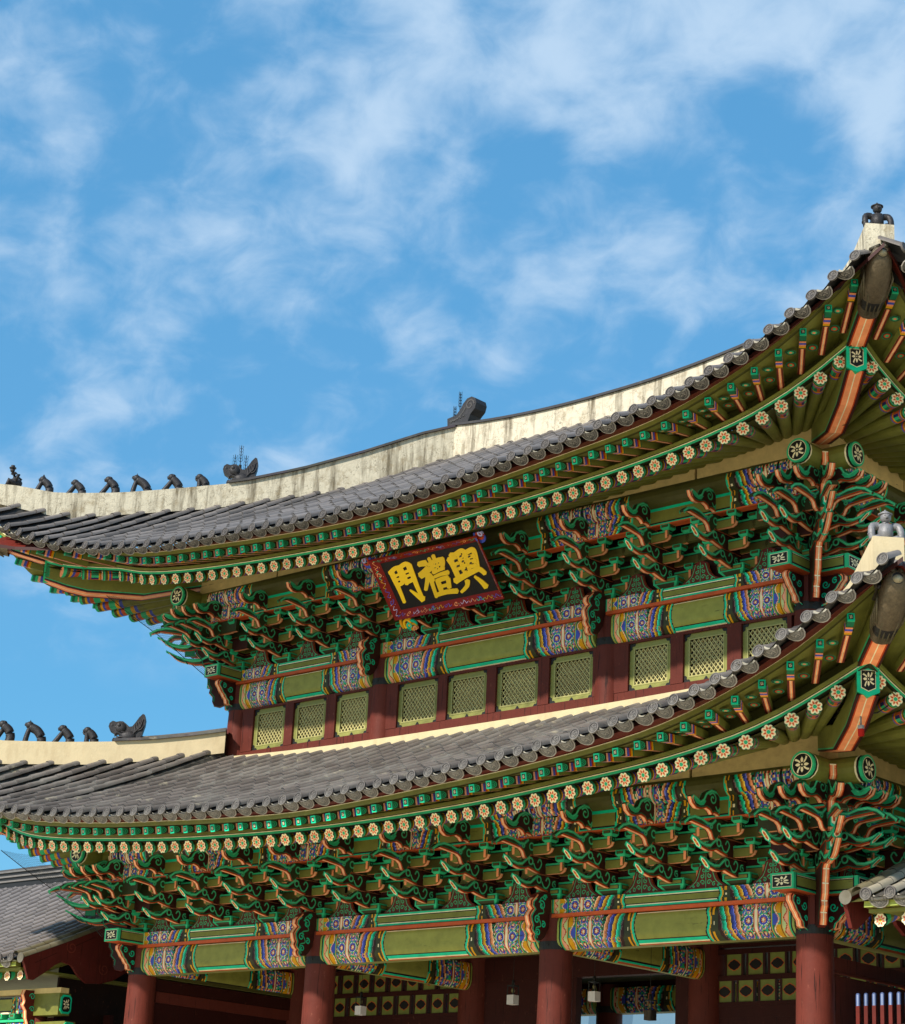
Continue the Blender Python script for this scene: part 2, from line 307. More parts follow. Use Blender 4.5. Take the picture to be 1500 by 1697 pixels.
RP = 0.105
def rafter_mesh(L):
    m = MB(); fn = lambda u, v, w: (u, -w, v)      # axis along +y (inwards), end at y=0
    segs = [(0,.012,BLK),(.012,.05,GRN),(.05,.10,OLD),(.10,.13,YEL),(.13,.16,BLU),(.16,.19,SAD),(.19,.34,GRD),(.34,.37,YEL),(.37,.40,SAD),(.40,.43,BLU),(.43,L,OLV)]
    n = 14
    for a, b, c in segs:
        for k in range(n):
            t0, t1 = 2*pi*k/n, 2*pi*(k+1)/n
            cc = c
            if .19 <= a < .34: cc = (GRN, BLD, SAD, GRD)[(k*3) % 4]
            m.face([(RP*cos(t0), a, RP*sin(t0)), (RP*cos(t0), b, RP*sin(t0)), (RP*cos(t1), b, RP*sin(t1)), (RP*cos(t1), a, RP*sin(t1))][::-1], cc, True)
    lotus(m, fn, RP*1.0, 0.004); m.face([(RP*cos(2*pi*k/n), 0.0, RP*sin(2*pi*k/n)) for k in range(n)], BLK)
    return m.mesh('rafter')
def buyeon_mesh(L):
    m = MB(); w, h = 0.050, 0.060      # half sizes; axis +y inwards
    segs = [(0,.025,GRN,GRN),(.025,.15,OLX,GRD),(.15,.17,BLK,OLX),(.17,.21,PNK,SAL),(.21,.26,BLU,BLU),(.26,.30,RED,SAL),(.30,.345,YEL,YEL),(.345,.37,GRD,OLX),(.37,L,OLV,SAL)]
    for a, b, cs, cb in segs:
        m.face([(w,a,-h),(w,b,-h),(w,b,h),(w,a,h)], cs); m.face([(-w,b,-h),(-w,a,-h),(-w,a,h),(-w,b,h)], cs)
        m.face([(-w,b,-h),(w,b,-h),(w,a,-h),(-w,a,-h)], cb); m.face([(-w,a,h),(w,a,h),(w,b,h),(-w,b,h)], OLD)
    for x0, x1 in ((-w,-w*.45),(w*.45,w)): m.face([(x0,L,-h-.002),(x1,L,-h-.002),(x1,.37,-h-.002),(x0,.37,-h-.002)], MAR)
    m.face([(-.004,L,-h-.002),(.004,L,-h-.002),(.004,.37,-h-.002),(-.004,.37,-h-.002)], CRM)
    for s_ in (-1, 1):                              # concentric leaf on the cheeks
        f2 = lambda u, v, n: (s_*(w+n), u, v)
        for q, c in ((.048,GRN),(.038,BLK),(.030,GRN),(.020,BLK),(.012,GRN)): m.face([f2(.030+ (q*2.1)*sin(t*pi/8), q*1.12*cos(t*pi/8), .002+(.05-q)*.05) for t in range(9)], c)
    m.face([(-w,0,-h),(w,0,-h),(w,0,h),(-w,0,h)], TEAL)
    m.face([(-w*.6,-.002,-h*.62),(w*.6,-.002,-h*.62),(w*.6,-.002,h*.62),(-w*.6,-.002,h*.62)], BLK)
    emblem(m, lambda u, v, n: (u, -n, v), .004, w*.5, h*.5)
    return m.mesh('flying_rafter')
RM = rafter_mesh(3.3); BM = buyeon_mesh(1.05)

def place_axis(name, mesh, p0, p1, parent):        # p0 = end point, p1 = inner point
    o = mo(name, mesh, parent); y = (p1-p0).normalized(); x = y.cross(Vector((0,0,1))).normalized(); z = x.cross(y)
    m = Matrix((x, y, z)).transposed().to_4x4(); m.translation = p0; o.matrix_local = m; return o

def sweep(mb, st, fn, h, cf, zf, sec, cols, n=60, lim=99, liml=99):
    """sweep section [(dc,dz)...] along the eave; cf,zf give the reference line as functions of e"""
    rows = []
    for i in range(n+1):
        s = -1+2*i/n; row = []
        for dc, dz in sec:
            a0 = s*(h+cf(3.0)); e = abs(a0)-h; c = cf(e)+dc; a = s*(h+cf(3.0)+dc); e = min(abs(a)-h, c); a = (h+e)*(1 if s >= 0 else -1) if abs(abs(s)-1) < 1e-9 else a
            row.append(fn(a, c, zf(abs(a)-h)+dz))
        rows.append(row)
    for i in range(n):
        if abs(-1+2*(i+.5)/n)*(h+cf(3.0))-h > (lim if i > n/2 else min(lim, liml)): continue
        for j in range(len(sec)-1): mb.face([rows[i][j], rows[i+1][j], rows[i+1][j+1], rows[i][j+1]], cols[j])

DISC = None
def disc_mesh(matn):
    m = MB(matn); r = 0.082; fn = lambda u, v, w: (u, -w, v); K = 20
    ring = lambda rr, w: [fn(rr*cos(2*pi*k/K), rr*sin(2*pi*k/K), w) for k in range(K)]
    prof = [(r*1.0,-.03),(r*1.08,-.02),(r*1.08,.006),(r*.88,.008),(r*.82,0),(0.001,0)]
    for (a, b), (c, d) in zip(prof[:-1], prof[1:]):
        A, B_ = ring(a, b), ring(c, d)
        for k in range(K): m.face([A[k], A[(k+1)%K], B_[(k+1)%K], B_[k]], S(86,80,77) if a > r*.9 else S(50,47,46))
    m.ribbon(arc(0,0,r*.62,r*.62,0,2*pi,14), 0.009, fn, .004, S(98,92,88))
    for k in range(3): m.ribbon(spiral(r*.25*cos(k*2.09), r*.25*sin(k*2.09), r*.25, .8, k), .014, fn, .005, S(98,92,88))
    return m.mesh('round_eave_tile')
def drip_mesh(matn):
    m = MB(matn); out_ = [(-.145,.03),(-.15,-.03),(-.12,-.085),(-.06,-.12),(0,-.13),(.06,-.12),(.12,-.085),(.15,-.03),(.145,.03),(.08,.0),(0,-.015),(-.08,.0)]
    fn = lambda u, v, w: (u, -w-0.55*v, v)
    m.prism(out_, fn, -.018, 0, S(96,90,84), S(140,132,124)); m.ribbon(out_[:9], .012, fn, .003, S(134,126,118)); m.ribbon([(-.07,-.04),(-.02,-.075),(.03,-.04),(.07,-.07)], .012, fn, .004, S(130,122,112))
    for q in (.82, .55): m.ribbon([(x*q, -.05+(y+.05)*q) for x, y in out_[:9]], .008, fn, .004, TLD)
    m.ribbon(spiral(0,-.085,.045,1.2), .010, fn, .005, TLD)
    m.ribbon([(-.1,.03),(-.05,.0),(0,-.01),(.05,0),(.1,.03)], .03, lambda u,v,w:(u,.03-w,v), .0, S(170,164,150))
    return m.mesh('drip_tile')

def build_roof(st, key):
    low = key == 'lo'; matn = 'lichen_tile' if low else 'tile'
    root = bpy.data.objects.new('lower_roof' if low else 'upper_roof', None); C.objects.link(root); root.parent = gate
    root['label'] = 'lower grey tiled roof with flowered rafter ends' if low else 'upper grey tiled roof with flowered rafter ends'
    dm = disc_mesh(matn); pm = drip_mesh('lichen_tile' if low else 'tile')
    rest = MB(); rest_t = MB(matn)
    for sd_ in ('front', 'right', 'left', 'back'):
        SIDE[0] = sd_; fn, h = side_frame(st, sd_); X = st['X']; full = sd_ in ('front', 'right', 'left')
        # ---- rafters and flying rafters
        if full:
            aend = h+2.5; n = int(aend/0.34)
            for i in range(-n, n+1):
                a = i*0.34+0.1 if sd_ == 'front' else i*0.34
                if abs(a)-h > 2.34: continue
                q = rpt(st, a, h, 0); L = 3.2; q2 = rpt(st, a, h, L*0.8)
                p0, p1 = fn(*q), fn(*q2)
                b1 = rpt(st, a, h, -(st['cB'](abs(a)-h)-st['cR'](abs(a)-h))); bz = zt(st, 'B', abs(b1[0])-h)
                ib = rpt(st, a, h, 0.14); bp0 = fn(b1[0], b1[1], bz); bp1 = fn(ib[0], ib[1], ib[2]+0.30)
                vis = (sd_ == 'front' and a > -8.6) or (sd_ == 'right' and a < -1.0-0.0*h)
                if vis:
                    place_axis('rafter', RM, p0, p1, root); place_axis('flying_rafter', BM, bp0, bp1, root)
                else:
                    for (A, Bp, me, Lm) in ((p0, p1, 'r', 0), (bp0, bp1, 'b', 0)):
                        y = (Bp-A).normalized(); x = y.cross(Vector((0,0,1))).normalized(); z = x.cross(y); g = lambda u, v, w_: A+x*u+y*v+z*w_
                        if me == 'r':
                            sg_ = [(0,.05,GRN),(.05,.10,OLD),(.10,.14,YEL),(.14,.18,BLU),(.18,.24,SAD),(.24,.34,GRN),(.34,.40,YEL),(.40,.45,BLU),(.45,2.9,OLV)]
                            for s0, s1, cc in sg_:
                                for k in range(10): rest.face([g(RP*cos(t), s, RP*sin(t)) for t, s in ((k*pi/5, s0), (k*pi/5, s1), ((k+1)*pi/5, s1), ((k+1)*pi/5, s0))][::-1], cc, True)
                            rest.face([g(RP*cos(k*pi/5), 0, RP*sin(k*pi/5)) for k in range(10)], SAL)
                        else:
                            for s0, s1, cc in [(0,.03,TEAL),(.03,.09,GRD),(.09,.15,GRN),(.15,.20,PNK),(.20,.26,BLU),(.26,.30,RED),(.30,.35,YEL),(.35,1.05,OLV)]:
                                rest.box((-.05,s0,-.06),(.05,s1,.06), cc, fn=g)
        # ---- eave boards
        bd = MB(); cR, cB = st['cR'], st['cB']; cT = st['cT'] if sd_ == 'front' else (lambda e: st['cT'](e)-float(np.interp(e, [-3,0,1.5,3.4], [.55,.52,.38,0])))
        zR = lambda e: zt(st,'R',e); zB = lambda e: zt(st,'B',e); zT = lambda e: zt(st,'T',e)
        sweep(bd, st, fn, h, cR, zR, [(-.06,.10),(.02,.10),(.02,.112),(.022,.115),(.022,.152),(.024,.155),(.024,.165),(.026,.167),(.026,.176),(.06,.178),(.06,.225),(-.10,.225),(-.16,.48)], [OLX,BLK,GRN,GRN,CRM,CRM,BLK,BLK,OLV,OLV,OLD,OLD])
        sweep(bd, st, fn, h, cB, zB, [(-.04,.075),(.04,.075),(.045,.13),(.05,.142),(.05,.155),(.0,.157),(.0,.185)], [OLD,OLV,OLV,CRM,CRM,BLK], lim=99 if sd_ != 'left' else 1.6)
        sweep(bd, st, fn, h, cB, lambda e: zB(e), [(.0,.185),(.03,.19)], [BLK], lim=99 if sd_ != 'left' else 1.6)
        rows = []; n = 60; cTm = cT(3)
        for i in range(n+1):
            s = -1+2*i/n; a1 = s*(h+cB(3)+.03); a2 = s*(h+cTm-.24); rows.append((fn(a1, cB(abs(a1)-h)+.02, zB(abs(a1)-h)+.16), fn(a2, cT(abs(a2)-h)-.20, zT(abs(a2)-h)-.085), fn(a2, cT(abs(a2)-h)-.20, zT(abs(a2)-h)-.02)))
        for i in range(n):
            if sd_ == 'left' and abs(-1+2*(i+.5)/n)*(h+cTm)-h > 1.6: continue
            if sd_ == 'front' and not low and i < n/2 and abs(-1+2*(i+.5)/n)*(h+cTm)-h > 2.9: continue
            bd.face([rows[i][0], rows[i+1][0], rows[i+1][1], rows[i][1]], MAR); bd.face([rows[i][1], rows[i+1][1], rows[i+1][2], rows[i][2]], MRD)
        # ---- soffit boards above rafters and flying rafters
        n = 2*int((h+2.3)/0.17); prev = None
        lim = h+2.45
        for i in range(n+1):
            a = -lim+2*lim*i/n
            q0 = rpt(st, a, h, -.02); q1 = rpt(st, a, h, 1.6); q2 = rpt(st, a, h, 3.2)
            bq = rpt(st, a, h, -(cB(abs(a)-h)-cR(abs(a)-h))); iq = rpt(st, a, h, .55)
            cur = [fn(q0[0], q0[1], q0[2]+.045), fn(q1[0], q1[1], q1[2]+.045), fn(q2[0], q2[1], q2[2]+.045), fn(bq[0], bq[1], zB(abs(bq[0])-h)+.062), fn(iq[0], iq[1], iq[2]+.34)]
            if prev:
                bd.face([prev[0], cur[0], cur[1], prev[1]], OLD); bd.face([prev[1], cur[1], cur[2], prev[2]], OLD); bd.face([prev[3], cur[3], cur[4], prev[4]], OLV)
            prev = cur
        if full:                                      # painted roundels on the boards between flying rafters
            nn = int((h+2.2)/0.34)
            for i in range(-nn, nn+1):
                a = i*0.34+(0.27 if sd_ == 'front' else .17)
                if abs(a)-h > 2.1 or (sd_ == 'left'): continue
                e = abs(a)-h; bq = rpt(st, a, h, -(cB(e)-cR(e))); iq = rpt(st, a, h, .05)
                A = fn(bq[0], bq[1], zB(abs(bq[0])-h)+.062); Bq = fn(iq[0], iq[1], iq[2]+.34); y = (Bq-A); x = y.normalized().cross(Vector((0,0,1))).normalized(); zd = y.normalized().cross(x).normalized()
                if zd.z > 0: zd = -zd
                for k_, t_ in enumerate((0.30, 0.60)):
                    cpt = A+y*t_
                    for rr, cc, off in ((.082,GRD,.022),(.066,OLX,.024),(.05,SAD if k_ else GRN,.026),(.026,GRN if k_ else SAL,.028)):
                        K = 14; sy = 1.0 if k_ else .8
                        bd.face([cpt+x*rr*cos(2*pi*k/K)+y.normalized()*rr*sy*sin(2*pi*k/K)+zd*off for k in range(K)], cc)
        mo('eave_board', bd, root)
        # ---- tiled slope
        tl = MB(matn); pit = 0.36; na = int((h+4.1)/pit)
        ctop = st['cin']
        def top_of(a):
            e = abs(a)-h
            if e > ctop: return e, st['hz'](e)
            zt_ = st['hz'](ctop)
            if low: zt_ = 10.04+(10.30-10.04)*min(1, (abs(a)/(h+ctop))**3)
            else: zt_ = 17.10
            return ctop, zt_
        def prof(a, t, lift=0):
            e = abs(a)-h; c0 = cT(e); c1, z1 = top_of(a); z0 = zT(e)
            g = 0.84*t+0.16*t*t
            if not low and sd_ == 'front' and a < 0:          # the left corner of the upper eave sags and reaches out a little
                k_ = max(0, min(1, (e+X-7.2)/2.6)); k_ = k_*k_*(3-2*k_); c0 += .35*k_; z0 -= .17*k_
            return fn(a, c0+(c1-c0)*t, z0+(z1-z0)*g+lift)
        for i in range(-na, na+1):
            a = i*pit; e = abs(a)-h; c0 = cT(e); c1, _ = top_of(a); Ln = c0-c1
            if e > 3.7 and (low or sd_ != 'front' or a > 0): continue
            if Ln < (-.15 if (not low and sd_ == 'front' and a < 0) else .25): continue
            Ln = max(Ln, .3)
            if sd_ == 'back' or (sd_ == 'left'): continue
            ns = max(1, int(round(Ln/0.33))); K = 7
            xa = (fn(1,0,0)-fn(0,0,0)); up_ = Vector((0,0,1))
            for k in range(ns):
                t0, t1 = k/ns, (k+1)/ns+0.02; p0, p1 = prof(a, t0), prof(a, min(1,t1)); v = random.uniform(.70, 1.22); col = tuple(x_*v for x_ in TILE[:3])+(1,)
                ja = random.uniform(-.010, .010); jz = random.uniform(-.006, .006)
                r0, r1 = .092, .077
                A = [p0+xa*(r0*cos(pi*q/K)+ja)+up_*(r0*sin(pi*q/K)+jz) for q in range(K+1)]; Bv = [p1+xa*(r1*cos(pi*q/K)+ja)+up_*(r1*sin(pi*q/K)-.006+jz) for q in range(K+1)]
                ba, bb = tl.add(A), tl.add(Bv)
                for q in range(K): tl.idx((ba+q, ba+q+1, bb+q+1, bb+q), col)
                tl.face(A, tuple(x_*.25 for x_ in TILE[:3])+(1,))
            # end disc
            d = (prof(a, 0.06)-prof(a, 0)).normalized(); x = d.cross(Vector((0,0,1))).normalized()
            if sd_ == 'front' or a < 0:
                vis = not (sd_ == 'right' and (low or a > -2))
                d = (Vector((d.x, d.y, 0)).normalized()+Vector((0,0,-.22))).normalized(); x = d.cross(Vector((0,0,1))).normalized()
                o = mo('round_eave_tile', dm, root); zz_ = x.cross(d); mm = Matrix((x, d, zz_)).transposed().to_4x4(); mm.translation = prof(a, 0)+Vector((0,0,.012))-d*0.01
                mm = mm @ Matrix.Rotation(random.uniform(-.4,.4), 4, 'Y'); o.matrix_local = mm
        # troughs between the rows
        ns = 14
        for i in range(-na-1, na+1):
            a0, a1 = (i+.15)*pit, (i+.85)*pit; am = (i+.5)*pit
            if abs(am)-h > cTm-(.45 if sd_ != 'left' else 3.4): continue
            last = False
            c1, _ = top_of(am)
            for k in range(ns):
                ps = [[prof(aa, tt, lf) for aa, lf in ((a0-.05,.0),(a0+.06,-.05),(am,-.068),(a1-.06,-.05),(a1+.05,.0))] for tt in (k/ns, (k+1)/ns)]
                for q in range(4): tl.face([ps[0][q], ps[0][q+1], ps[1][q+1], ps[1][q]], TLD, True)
            if (sd_ == 'front' or (sd_ == 'right' and am < 0)) and not last:
                e = abs(am)-h; d = (prof(am, .06)-prof(am, 0)).normalized(); x = d.cross(Vector((0,0,1))).normalized(); zz_ = x.cross(d)
                o = mo('drip_tile', pm, root); mm = Matrix((x, d, zz_)).transposed().to_4x4(); mm.translation = prof(am, 0)+Vector((0,0,-.065)); o.matrix_local = mm
        mo('tiled_slope', tl, root)
        if sd_ in ('front',):
            # wedge board under the lifted corner rafters, and the outer purlin
            pass
    SIDE[0] = 'front'
    ob = mo('rafter_run', rest, root, label='rafters along the far left and right eaves'); ob['kind'] = 'stuff'
    # ---- purlins with their wedges and flower discs
    zp = st['H']+2.15; X, Y = st['X'], st['Y']; P = 0.68
    for sd_ in ('front', 'right', 'left', 'back'):
        fn, h = side_frame(st, sd_); m = MB(); r = 0.20; K = 16; L = h+2*P
        cc = [GRN if abs(s_) > .8 else OLV for s_ in np.linspace(-1, 1, 21)]
        stn = [-L,-L+.05,-L+.09,-L+.12,-h,0,h,L-.12,L-.09,L-.05,L]; cl = [GRN,BLK,CRM,OLV,OLD,OLD,OLV,CRM,BLK,GRN]
        bxs = brk_pos(st, key == 'lo', 'front' if sd_ in ('front','back') else 'right')
        if sd_ in ('front', 'right'):
            nx = int(2*(h+.3)/.02)
            for i in range(nx):
                xa, xb = -(h+.3)+2*(h+.3)*i/nx, -(h+.3)+2*(h+.3)*(i+1)/nx; xm = (xa+xb)/2
                for j in range(10):
                    t0, t1 = -1.5+2.0*j/10, -1.5+2.0*(j+1)/10; v = (j+.5)/10; q_ = r+.003
                    c_ = bay_pat(xm, v, h, key == 'lo', sd_)
                    if c_: m.face([fn(xa, P+q_*cos(t0), zp+q_*sin(t0)), fn(xb, P+q_*cos(t0), zp+q_*sin(t0)), fn(xb, P+q_*cos(t1), zp+q_*sin(t1)), fn(xa, P+q_*cos(t1), zp+q_*sin(t1))], c_, True)
        for (s0, s1, c_) in zip(stn[:-1], stn[1:], cl):
            for k in range(K):
                t0, t1 = 2*pi*k/K, 2*pi*(k+1)/K
                m.face([fn(s0, P+r*cos(t0), zp+r*sin(t0)), fn(s1, P+r*cos(t0), zp+r*sin(t0)), fn(s1, P+r*cos(t1), zp+r*sin(t1)), fn(s0, P+r*cos(t1), zp+r*sin(t1))], c_, True)
        for s_ in (-1, 1):
            f2 = lambda u, v, w_: fn(s_*(L+w_), P+u, zp+v)
            for rr, c_, of in ((r,GRN,.0),(r*.84,CRM,.002),(r*.79,BLK,.004)): m.face([f2(rr*cos(2*pi*k/24), rr*sin(2*pi*k/24), of) for k in range(24)], c_)
            emblem(m, f2, .007, r*.68, r*.68)
        mo('purlin', m, root)
        for s_ in (-1, 1):
            wd = MB()
            es = [-3.9,-3.0,-1.7,-1.65,-.5,.62]
            for e0, e1 in zip(es[:-1], es[1:]):
                h0, h1 = [max(.02, (e_+3.9)/4.6*.36)+.02 for e_ in (e0, e1)]
                if e0 == -1.7: continue
                q = [(s_*(h+e0), h0), (s_*(h+e1), h1)]; zb = zp+.165; zbb = zp+.1
                for c0, c1, ff in ((P+.13, P+.13, 0),):
                    wd.face([fn(q[0][0], c0, zb-.02), fn(q[1][0], c0, zb-.02), fn(q[1][0], c0, zb+q[1][1]+.05), fn(q[0][0], c0, zb+q[0][1]+.05)], WOOD)
                    wd.face([fn(q[0][0], P-.13, zb), fn(q[1][0], P-.13, zb), fn(q[1][0], P-.13, zb+q[1][1]+.05), fn(q[0][0], P-.13, zb+q[0][1]+.05)], WOOD)
                    wd.face([fn(q[0][0], c0, zb-.02), fn(q[1][0], c0, zb-.02), fn(q[1][0], P-.13, zb), fn(q[0][0], P-.13, zb)], WOOD)
                    for w_ in (0, 1): wd.face([fn(q[w_][0], P+.13, zb-.02), fn(q[w_][0], P+.13, zb+q[w_][1]+.05), fn(q[w_][0], P-.13, zb+q[w_][1]+.05), fn(q[w_][0], P-.13, zb)], WOOD)
            if sd_ != 'back': mo('wedge_board', wd, root)
    # ---- hip rafters with shield, upper hip rafter and dragon cap
    for sx in (-1, 1):
        for sy in (-1, 1):
            dvec = Vector((sx, sy, 0)); org = Vector((sx*X, DM+sy*(DM-Y), 0)); tv = Vector((-sy*sx*sy*sy, 0, 0))
            side = Vector((0,0,1)).cross(dvec.normalized())
            P3 = lambda c, s_, z: org+dvec*c+side*s_+Vector((0,0,z))
            m = MB(); W = 0.155
            zs = st['H']+2.888; zc = lambda c: float(np.interp(c, [-1.0,0.2,1.4,2.0,2.40], [zs+.45, zs-.30, zs-.62, zs-.45, zs-.17]))   # underside curve
            cs = [-.9,.2,.7,1.1,1.4,1.7,1.95,2.15,2.3,2.42]
            for c0, c1 in zip(cs[:-1], cs[1:]):
                z0, z1 = zc(c0), zc(c1); t0, t1 = z0+.36+.1*(c0<1), z1+.36+.1*(c1<1)
                for q0, q1, cc in ((-W,-W*.72,MRD),(-W*.72,-W*.60,RED),(-W*.6,-.008,SAL),(-.008,.008,CRM),(.008,W*.6,SAL),(W*.6,W*.72,RED),(W*.72,W,MRD)):
                    m.face([P3(c0,q0,z0), P3(c1,q0,z1), P3(c1,q1,z1), P3(c0,q1,z0)], cc)
                for s_ in (-1, 1):
                    for v0, v1, cc in ((0,.05,MRD),(.05,.10,GRN),(.10,1,OLV)):
                        m.face([P3(c0,s_*W,z0+(t0-z0)*v0), P3(c1,s_*W,z1+(t1-z1)*v0), P3(c1,s_*W,z1+(t1-z1)*v1), P3(c0,s_*W,z0+(t0-z0)*v1)], cc)
            c1 = 2.42; zb = zc(c1); hs = .40
            sh = [(-W,zb+.04),(0,zb-.03),(W,zb+.04),(W,zb+hs),(-W,zb+hs)]
            m.prism(sh, lambda u, v, w_: P3(c1+w_, u, v), -.05, 0.02, TEAL, GRN)
            m.face([P3(c1+.023, u*.66, zb+.21+(v-zb-.21)*.70) for u, v in sh], CRM); m.face([P3(c1+.026, u*.60, zb+.21+(v-zb-.21)*.65) for u, v in sh], BLK)
            emblem(m, lambda u, v, w_: P3(c1+.028+w_, u, zb+.215+v), .002, .088, .118)
            mo('hip_rafter', m, root)
            # upper hip rafter: from the shield to the eave corner
            m = MB(); zu = lambda c: float(np.interp(c, [1.6,2.42,3.1,3.5], [zs+.26, zs+.20, zs+.46, zs+.72])); W2 = .15
            cs = [1.6,2.0,2.42,2.7,3.0,3.45]
            for c0, c1_ in zip(cs[:-1], cs[1:]):
                z0, z1 = zu(c0), zu(c1_)
                for q0, q1, cc in ((-W2,-W2*.78,MRD),(-W2*.78,-W2*.64,RED),(-W2*.64,-.008,SAL),(-.008,.008,CRM),(.008,W2*.64,SAL),(W2*.64,W2*.78,RED),(W2*.78,W2,MRD)):
                    m.face([P3(c0,q0,z0), P3(c1_,q0,z1), P3(c1_,q1,z1), P3(c0,q1,z0)], cc)
                for s_ in (-1, 1):
                    for v0, v1, cc in ((0,.04,MRD),(.04,.08,GRN),(.08,.32,OLV)): m.face([P3(c0,s_*W2,z0+v0), P3(c1_,s_*W2,z1+v0), P3(c1_,s_*W2,z1+v1), P3(c0,s_*W2,z0+v1)], cc)
            mo('upper_hip_rafter', m, root)
            # ceramic dragon cap slipped over the end
            m = MB('bronze'); cb = BRONZ; rings = []; K = 16
            for c_, zc_, rw, rh in ((2.98,zu(2.98)+.07,.165,.16),(3.1,zu(3.1)+.07,.17,.17),(3.22,zu(3.2)+.09,.195,.20),(3.34,zu(3.3)+.12,.195,.22),(3.44,zu(3.4)+.15,.185,.215),(3.52,zu(3.45)+.20,.17,.19),(3.58,zu(3.5)+.24,.14,.15),(3.61,zu(3.5)+.26,.07,.08)):
                rings.append(m.add([P3(c_, rw*math.copysign(abs(cos(2*pi*k/K))**.8, cos(2*pi*k/K)), zc_+rh*math.copysign(abs(sin(2*pi*k/K))**.8, sin(2*pi*k/K))) for k in range(K)]))
            for i in range(len(rings)-1):
                for k in range(K): m.idx((rings[i]+k, rings[i]+(k+1)%K, rings[i+1]+(k+1)%K, rings[i+1]+k), cb if i != 1 else TLD)
            m.idx([rings[-1]+k for k in range(K)], TLD)
            zt2 = zu(3.5)
            m.blob(P3(3.60,0,zt2+.25), (.075,.075,.06), S(150,140,115)); 
            for s_ in (-1, 1):
                m.tube([P3(3.2,s_*.17,zt2+.14), P3(3.38,s_*.19,zt2+.27), P3(3.52,s_*.14,zt2+.36), P3(3.60,s_*.03,zt2+.38)], lambda t: .04-.012*t, S(60,54,42), 7)
                m.blob(P3(3.42,s_*.17,zt2+.22), .045, TLD, 8, 6)
                for k in range(4): m.tube([P3(3.05+.07*k,s_*.165,zu(3.2)-.02), P3(3.2+.07*k,s_*.215,zu(3.2)+.08+.03*k), P3(3.3+.04*k,s_*.20,zt2-.02+.05*k)], lambda t: .022*(1-t*.6), S(96,88,68), 5)
            for q in (-.08,-.03,.03,.08): m.tube([P3(3.05,q,zu(3.05)-.115), P3(3.3,q*1.3,zu(3.3)-.10), P3(3.42,q*1.1,zt2-.08), P3(3.53,q*.8,zt2+.03)], lambda t: .012, S(100,92,72), 5)
            mo('dragon_cap', m, root)
            # hip ridge: plastered wall on the diagonal
            m = MB('clean_plaster' if low else 'plaster'); pc = S(206,188,152) if low else S(194,185,164); ci = st['cin']+(0 if low else .02); ce = (3.3 if low else 3.52)+(.85 if sx < 0 else 0); Wd = .21
            n = 26; cap = MB(matn)
            cD = 0.30 if not low else 0.62
            for i in range(n):
                c0, c1_ = ci+(ce-ci)*i/n, ci+(ce-ci)*(i+1)/n
                b0, b1, t0, t1 = st['hz'](c0)-.12-.10*(c0>2.6), st['hz'](c1_)-.12-.10*(c1_>2.6), st['ht'](c0), st['ht'](c1_)
                for s_ in (-1, 1): m.face([P3(c0,s_*Wd,b0), P3(c1_,s_*Wd,b1), P3(c1_,s_*Wd,t1), P3(c0,s_*Wd,t0)], pc)
                m.face([P3(c0,-Wd,t0), P3(c1_,-Wd,t1), P3(c1_,Wd,t1), P3(c0,Wd,t0)], pc)
                if c0 < cD:
                    for s0, s1, z0_, z1_ in ((-.27,-.27,0,.05),(-.27,-.10,.05,.05),(-.10,-.06,.05,.10),(-.06,.06,.10,.12),(.06,.10,.12,.05),(.10,.27,.05,.05),(.27,.27,.05,0),(.27,-.27,0,0)):
                        cap.face([P3(c0,s0,t0+z0_), P3(c1_,s0,t1+z0_), P3(c1_,s1,t1+z1_), P3(c0,s1,t0+z1_)], tuple(x_*random.uniform(.85,1.1) for x_ in S(70,66,66)[:3])+(1,))
            m.face([P3(ce,-Wd,st['hz'](ce)-.22), P3(ce,Wd,st['hz'](ce)-.22), P3(ce,Wd,st['ht'](ce)), P3(ce,-Wd,st['ht'](ce))], pc)
            rg = mo('hip_ridge', m, root); mo('ridge_cap', cap, root)
    if not low:                                        # the timbers of the left corner reach further out and hang lower than those of the right one
        sm = lambda t: (lambda q: q*q*(3-2*q))(max(0, min(1, t)))
        def off(p): k_ = sm((-7.5-p[0])/1.75)*sm((2.4-p[1])/3.4); return Vector((-.56*k_, -.56*k_, -.30*k_))
        for o in root.children:
            nm = o.name.split('.')[0]
            if nm in ('rafter', 'flying_rafter'):
                if o.location.x < -7.5: o.location = o.location+off(o.location)
            elif nm in ('eave_board', 'rafter_run', 'hip_rafter', 'upper_hip_rafter', 'dragon_cap'):
                for v in o.data.vertices:
                    if v.co.x < -7.5: v.co = v.co+off(v.co)
    return root

# ---- main ridge
m = MB('plaster'); pc = S(190,180,160); n = 20; cap = MB('tile')
zr = lambda x: 17.46+0.26*abs(x/3.9)**2.2
for i in range(n):
    x0, x1 = -3.85+7.7*i/n, -3.85+7.7*(i+1)/n
    for y in (DM-.26, DM+.26): m.face([(x0,y,16.9),(x1,y,16.9),(x1,y,zr(x1)),(x0,y,zr(x0))], pc)
    for y0, z0, y1, z1 in ((-.31,0,-.31,.05),(-.31,.05,-.11,.06),(-.11,.06,-.06,.12),(-.06,.12,.06,.12),(.06,.12,.11,.06),(.11,.06,.31,.05),(.31,.05,.31,0),(.31,0,-.31,0)):
        cap.face([(x0,DM+y0,zr(x0)+z0),(x1,DM+y0,zr(x1)+z0),(x1,DM+y1,zr(x1)+z1),(x0,DM+y1,zr(x0)+z1)], S(58,55,56))
for x in (-3.85, 3.85): m.face([(x,DM-.26,16.9),(x,DM+.26,16.9),(x,DM+.26,zr(x)),(x,DM-.26,zr(x))], pc)
mo('main_ridge', m, gate); mo('ridge_cap', cap, gate)

